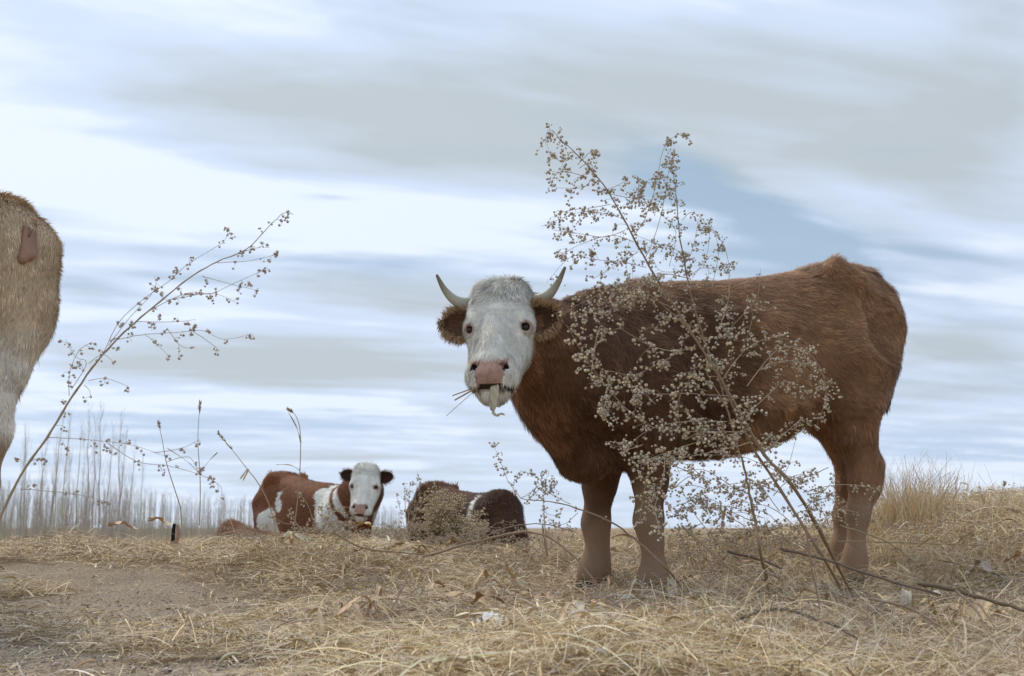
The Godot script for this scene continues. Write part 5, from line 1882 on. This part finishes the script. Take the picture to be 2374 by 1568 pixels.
func corn_leaf(a: Vector3, b: Vector3, width: float, arch: float, col: Color, label: String, group := "big dry corn leaves") -> void:
	var mid := (a + b) * 0.5 + Vector3(ri(-0.02, 0.02), arch, ri(-0.03, 0.03))
	var pts := [Vector3.ZERO, (mid - a) * 0.55 + Vector3(0, arch * 0.2, 0), mid - a, (mid - a).lerp(b - a, 0.6) + Vector3(ri(-1, 1), 0, ri(-1, 1)) * 0.02, b - a]
	var o := part("corn_leaf", strip_leaf(pts, width, ri(0.2, 0.7), 2 + rng.randi() % 5, col, Vector3(ri(-0.3, 0.3), 1, ri(-0.2, 0.4))), mat("leaf", Color.WHITE, 0.6, true), self)
	o.position = a
	tag(o, label, "leaf", group)

func g_at(x: float, y: float, up: float) -> Vector3:
	var p := on_ground(x, y)
	return p + Vector3(0, up * 0.5 + litter_depth(p.x, p.z) * 0.75, 0)

func corn_leaves() -> void:
	var tan := Color(0.58, 0.43, 0.25)
	var pale := Color(0.54, 0.46, 0.345)
	var rust := Color(0.42, 0.275, 0.155)
	# [x0, y0, x1, y1, width in metres, arch, colour, label]
	for l in [
		[1022, 1425, 1160, 1482, 0.035, 0.03, tan, "long tan corn leaf pointing right at the white scrap"], [1095, 1445, 1185, 1485, 0.045, 0.05, rust, "wavy rust and white corn leaf above the white scrap"],
		[985, 1415, 1020, 1365, 0.032, 0.03, tan, "folded tan corn leaf standing left of centre"], [1230, 1415, 1300, 1440, 0.03, 0.03, tan, "tan corn leaf right of the broken stub"],
		[1355, 1452, 1392, 1515, 0.045, 0.04, tan, "yellow corn leaf upright below the left front hoof"], [1330, 1525, 1375, 1500, 0.05, 0.03, pale, "pale grey corn leaf at the bottom below the left front hoof"],
		[1560, 1440, 1575, 1395, 0.045, 0.05, pale, "pale arched corn leaf in front of the near front hoof"], [1580, 1395, 1625, 1415, 0.05, 0.03, tan, "brown broad corn leaf right of the near front hoof"],
		[1675, 1290, 1690, 1170, 0.028, 0.0, pale, "tall pale corn leaf standing upright under the belly"], [1742, 1195, 1715, 1165, 0.022, 0.03, tan, "small folded leaf tip beside the dark stem"],
		[1835, 1345, 1890, 1335, 0.035, 0.03, tan, "tan corn leaf lying under the leaning stems"], [1850, 1470, 1920, 1430, 0.03, 0.02, tan, "tan corn leaf crossing the grey crooked stick"],
		[2040, 1480, 2140, 1435, 0.032, 0.02, tan, "long tan corn leaf at the lower right"], [1945, 1435, 1985, 1480, 0.04, 0.03, rust, "brown corn leaf under the long tan one at lower right"],
		[2110, 1480, 2085, 1535, 0.05, 0.06, pale, "curled pale corn leaf at the bottom right"], [2140, 1480, 2165, 1530, 0.05, 0.05, pale, "second curled pale corn leaf at the bottom right, nearer the edge"],
		[2270, 1540, 2340, 1500, 0.06, 0.05, tan, "broad rolled corn leaf in the bottom right corner"], [2255, 1385, 2310, 1420, 0.05, 0.05, pale, "pale leaf scrap by the thick stick at the right edge"],
		[2225, 1325, 2262, 1355, 0.035, 0.03, pale, "pale corn leaf on the matted straw at right"], [1580, 1400, 1625, 1440, 0.05, 0.04, tan, "yellowish corn leaf bent over below the belly"],
		[900, 1322, 975, 1345, 0.04, 0.03, tan, "grey brown corn leaf below the crest left of centre"], [980, 1340, 930, 1385, 0.035, 0.03, pale, "pale corn leaf leaning beside the grey brown one"],
		[1130, 1370, 1100, 1435, 0.03, 0.05, tan, "narrow tan corn leaf hooked downwards in the centre"], [820, 1335, 860, 1350, 0.045, 0.02, rust, "brown curled leaf below the crest left of centre"],
		[250, 1255, 320, 1270, 0.07, 0.02, tan, "yellow corn leaf on the crest at far left"], [345, 1235, 405, 1262, 0.05, 0.02, tan, "narrow yellow leaf on the crest below the dark post"],
		[870, 1245, 810, 1240, 0.05, 0.03, tan, "yellow corn leaf on the crest below the patched cow"], [860, 1285, 905, 1300, 0.045, 0.02, tan, "tan leaf under the crest below the patched cow"],
		[1035, 1310, 1075, 1290, 0.04, 0.04, tan, "tan leaf scrap under the grazing cow"], [650, 1300, 720, 1310, 0.05, 0.03, pale, "pale leaf in the straw below the calf"],
		[1430, 1320, 1370, 1335, 0.03, 0.02, tan, "tan leaf lying left of the left front leg"], [640, 1480, 710, 1497, 0.035, 0.01, tan, "tan leaf on the straw edge at lower left of centre"],
	]:
		var la := g_at(l[0], l[1], 0.05)
		var k: float = -la.z / F
		var lb := la + Vector3((l[2] - l[0]) * k, (l[1] - l[3]) * k * 0.3, (l[3] - l[1]) * k * 1.6)
		if l[0] == 1675 or l[0] == 1742:
			lb = at(l[2], l[3], -la.z)
		elif la.distance_to(lb) < 0.12:
			lb = la + (lb - la).normalized() * 0.12
		if l[0] != 1675 and l[0] != 1742:
			lb.y = maxf(lb.y, ground(lb.x, lb.z) + litter_depth(lb.x, lb.z) * 0.7)
		corn_leaf(la, lb, l[4] * 0.8, l[5], tint(l[6], 0.1), l[7])
	# scattered smaller leaves that nothing tells apart
	for k in 110:
		var x := ri(560, 2360)
		var y := ri(1290, 1555)
		var p := g_at(x, y, ri(0.02, 0.075))
		if bare(p.x, p.z) > 0.3:
			continue
		var a := rng.randf() * TAU
		var ln := ri(0.06, 0.2)
		var e := p + Vector3(cos(a), ri(-0.1, 0.35), sin(a)) * ln
		corn_leaf(p, e, ri(0.007, 0.02), ri(0.0, 0.05), tint([tan, Color(0.62, 0.53, 0.39), rust, tan][rng.randi() % 4], 0.15), "small dry leaf piece lying loose in the straw", "small leaf pieces in the straw")

func crumple(called: String, p: Vector3, sx: float, sy: float, sz: float, col: Color, label: String) -> void:
	# a crumpled thin sheet: a folded grid
	var b := Bag.new()
	var n := 16
	var r0 := rng.randf() * 90.0
	for i in n + 1:
		for j in n + 1:
			var u := i / float(n) * 2.0 - 1.0
			var v := j / float(n) * 2.0 - 1.0
			var rr := 1.0 + 0.3 * n2.get_noise_2d(r0 + u * 90.0, v * 90.0)
			var y := 0.9 * absf(n1.get_noise_2d(r0 + u * 130.0, v * 130.0)) + 0.5 * absf(n3.get_noise_2d(r0 + u * 260.0, v * 260.0)) + 0.4 * (1.0 - u * u) * (1.0 - v * v)
			b.add(Vector3(u * rr * sx, y * sy, v * rr * sz), Vector3.UP, Color.WHITE)
	for i in n:
		for j in n:
			var a := i * (n + 1) + j
			b.tri(a, a + n + 1, a + 1)
			b.tri(a + 1, a + n + 1, a + n + 2)
	for t in range(0, b.i.size(), 3):
		var nn := (b.v[b.i[t + 2]] - b.v[b.i[t]]).cross(b.v[b.i[t + 1]] - b.v[b.i[t]])
		for k in 3:
			b.n[b.i[t + k]] += nn
	for k in b.n.size():
		b.n[k] = b.n[k].normalized()
	var o := part(called, b.mesh(), mat(called, col, 0.5), self)
	o.position = p
	tag(o, label, "scrap")

func scraps() -> void:
	crumple("plastic_scrap", g_at(1140, 1500, 0.045), 0.042, 0.05, 0.035, Color(0.72, 0.73, 0.72), "crumpled white plastic scrap lying in the foreground leaves")
	crumple("paper_scrap", g_at(1445, 1435, 0.05), 0.03, 0.03, 0.03, Color(0.66, 0.66, 0.64), "small torn white scrap before the front hooves")
	crumple("pale_husk", g_at(1365, 1375, 0.05), 0.022, 0.03, 0.02, Color(0.6, 0.58, 0.52), "small pale husk scrap beside the left front hoof")
	# dark stub beyond the rise
	var p := on_ground(401, 1242)
	var o := base("dark_post", p)
	var b := Bag.new()
	b.tube(PackedVector3Array([Vector3(0, -0.06, 0), Vector3(0.0, 0.03, 0), Vector3(0.004, 0.062, 0)]), 0.011, 0.008, 10, Color(0.02, 0.02, 0.022))
	part("stub", b.mesh(), mat("dry", Color.WHITE, 0.7, true), o)
	var b2 := Bag.new()
	b2.tube(PackedVector3Array([Vector3(0.02, -0.05, 0.01), Vector3(0.035, 0.01, 0.01), Vector3(0.022, 0.055, 0.0)]), 0.014, 0.008, 8, Color(0.42, 0.27, 0.19))
	part("brace", b2.mesh(), mat("dry", Color.WHITE, 0.7, true), o)
	tag(o, "small dark stub with a tan splint on the crest at left", "post")
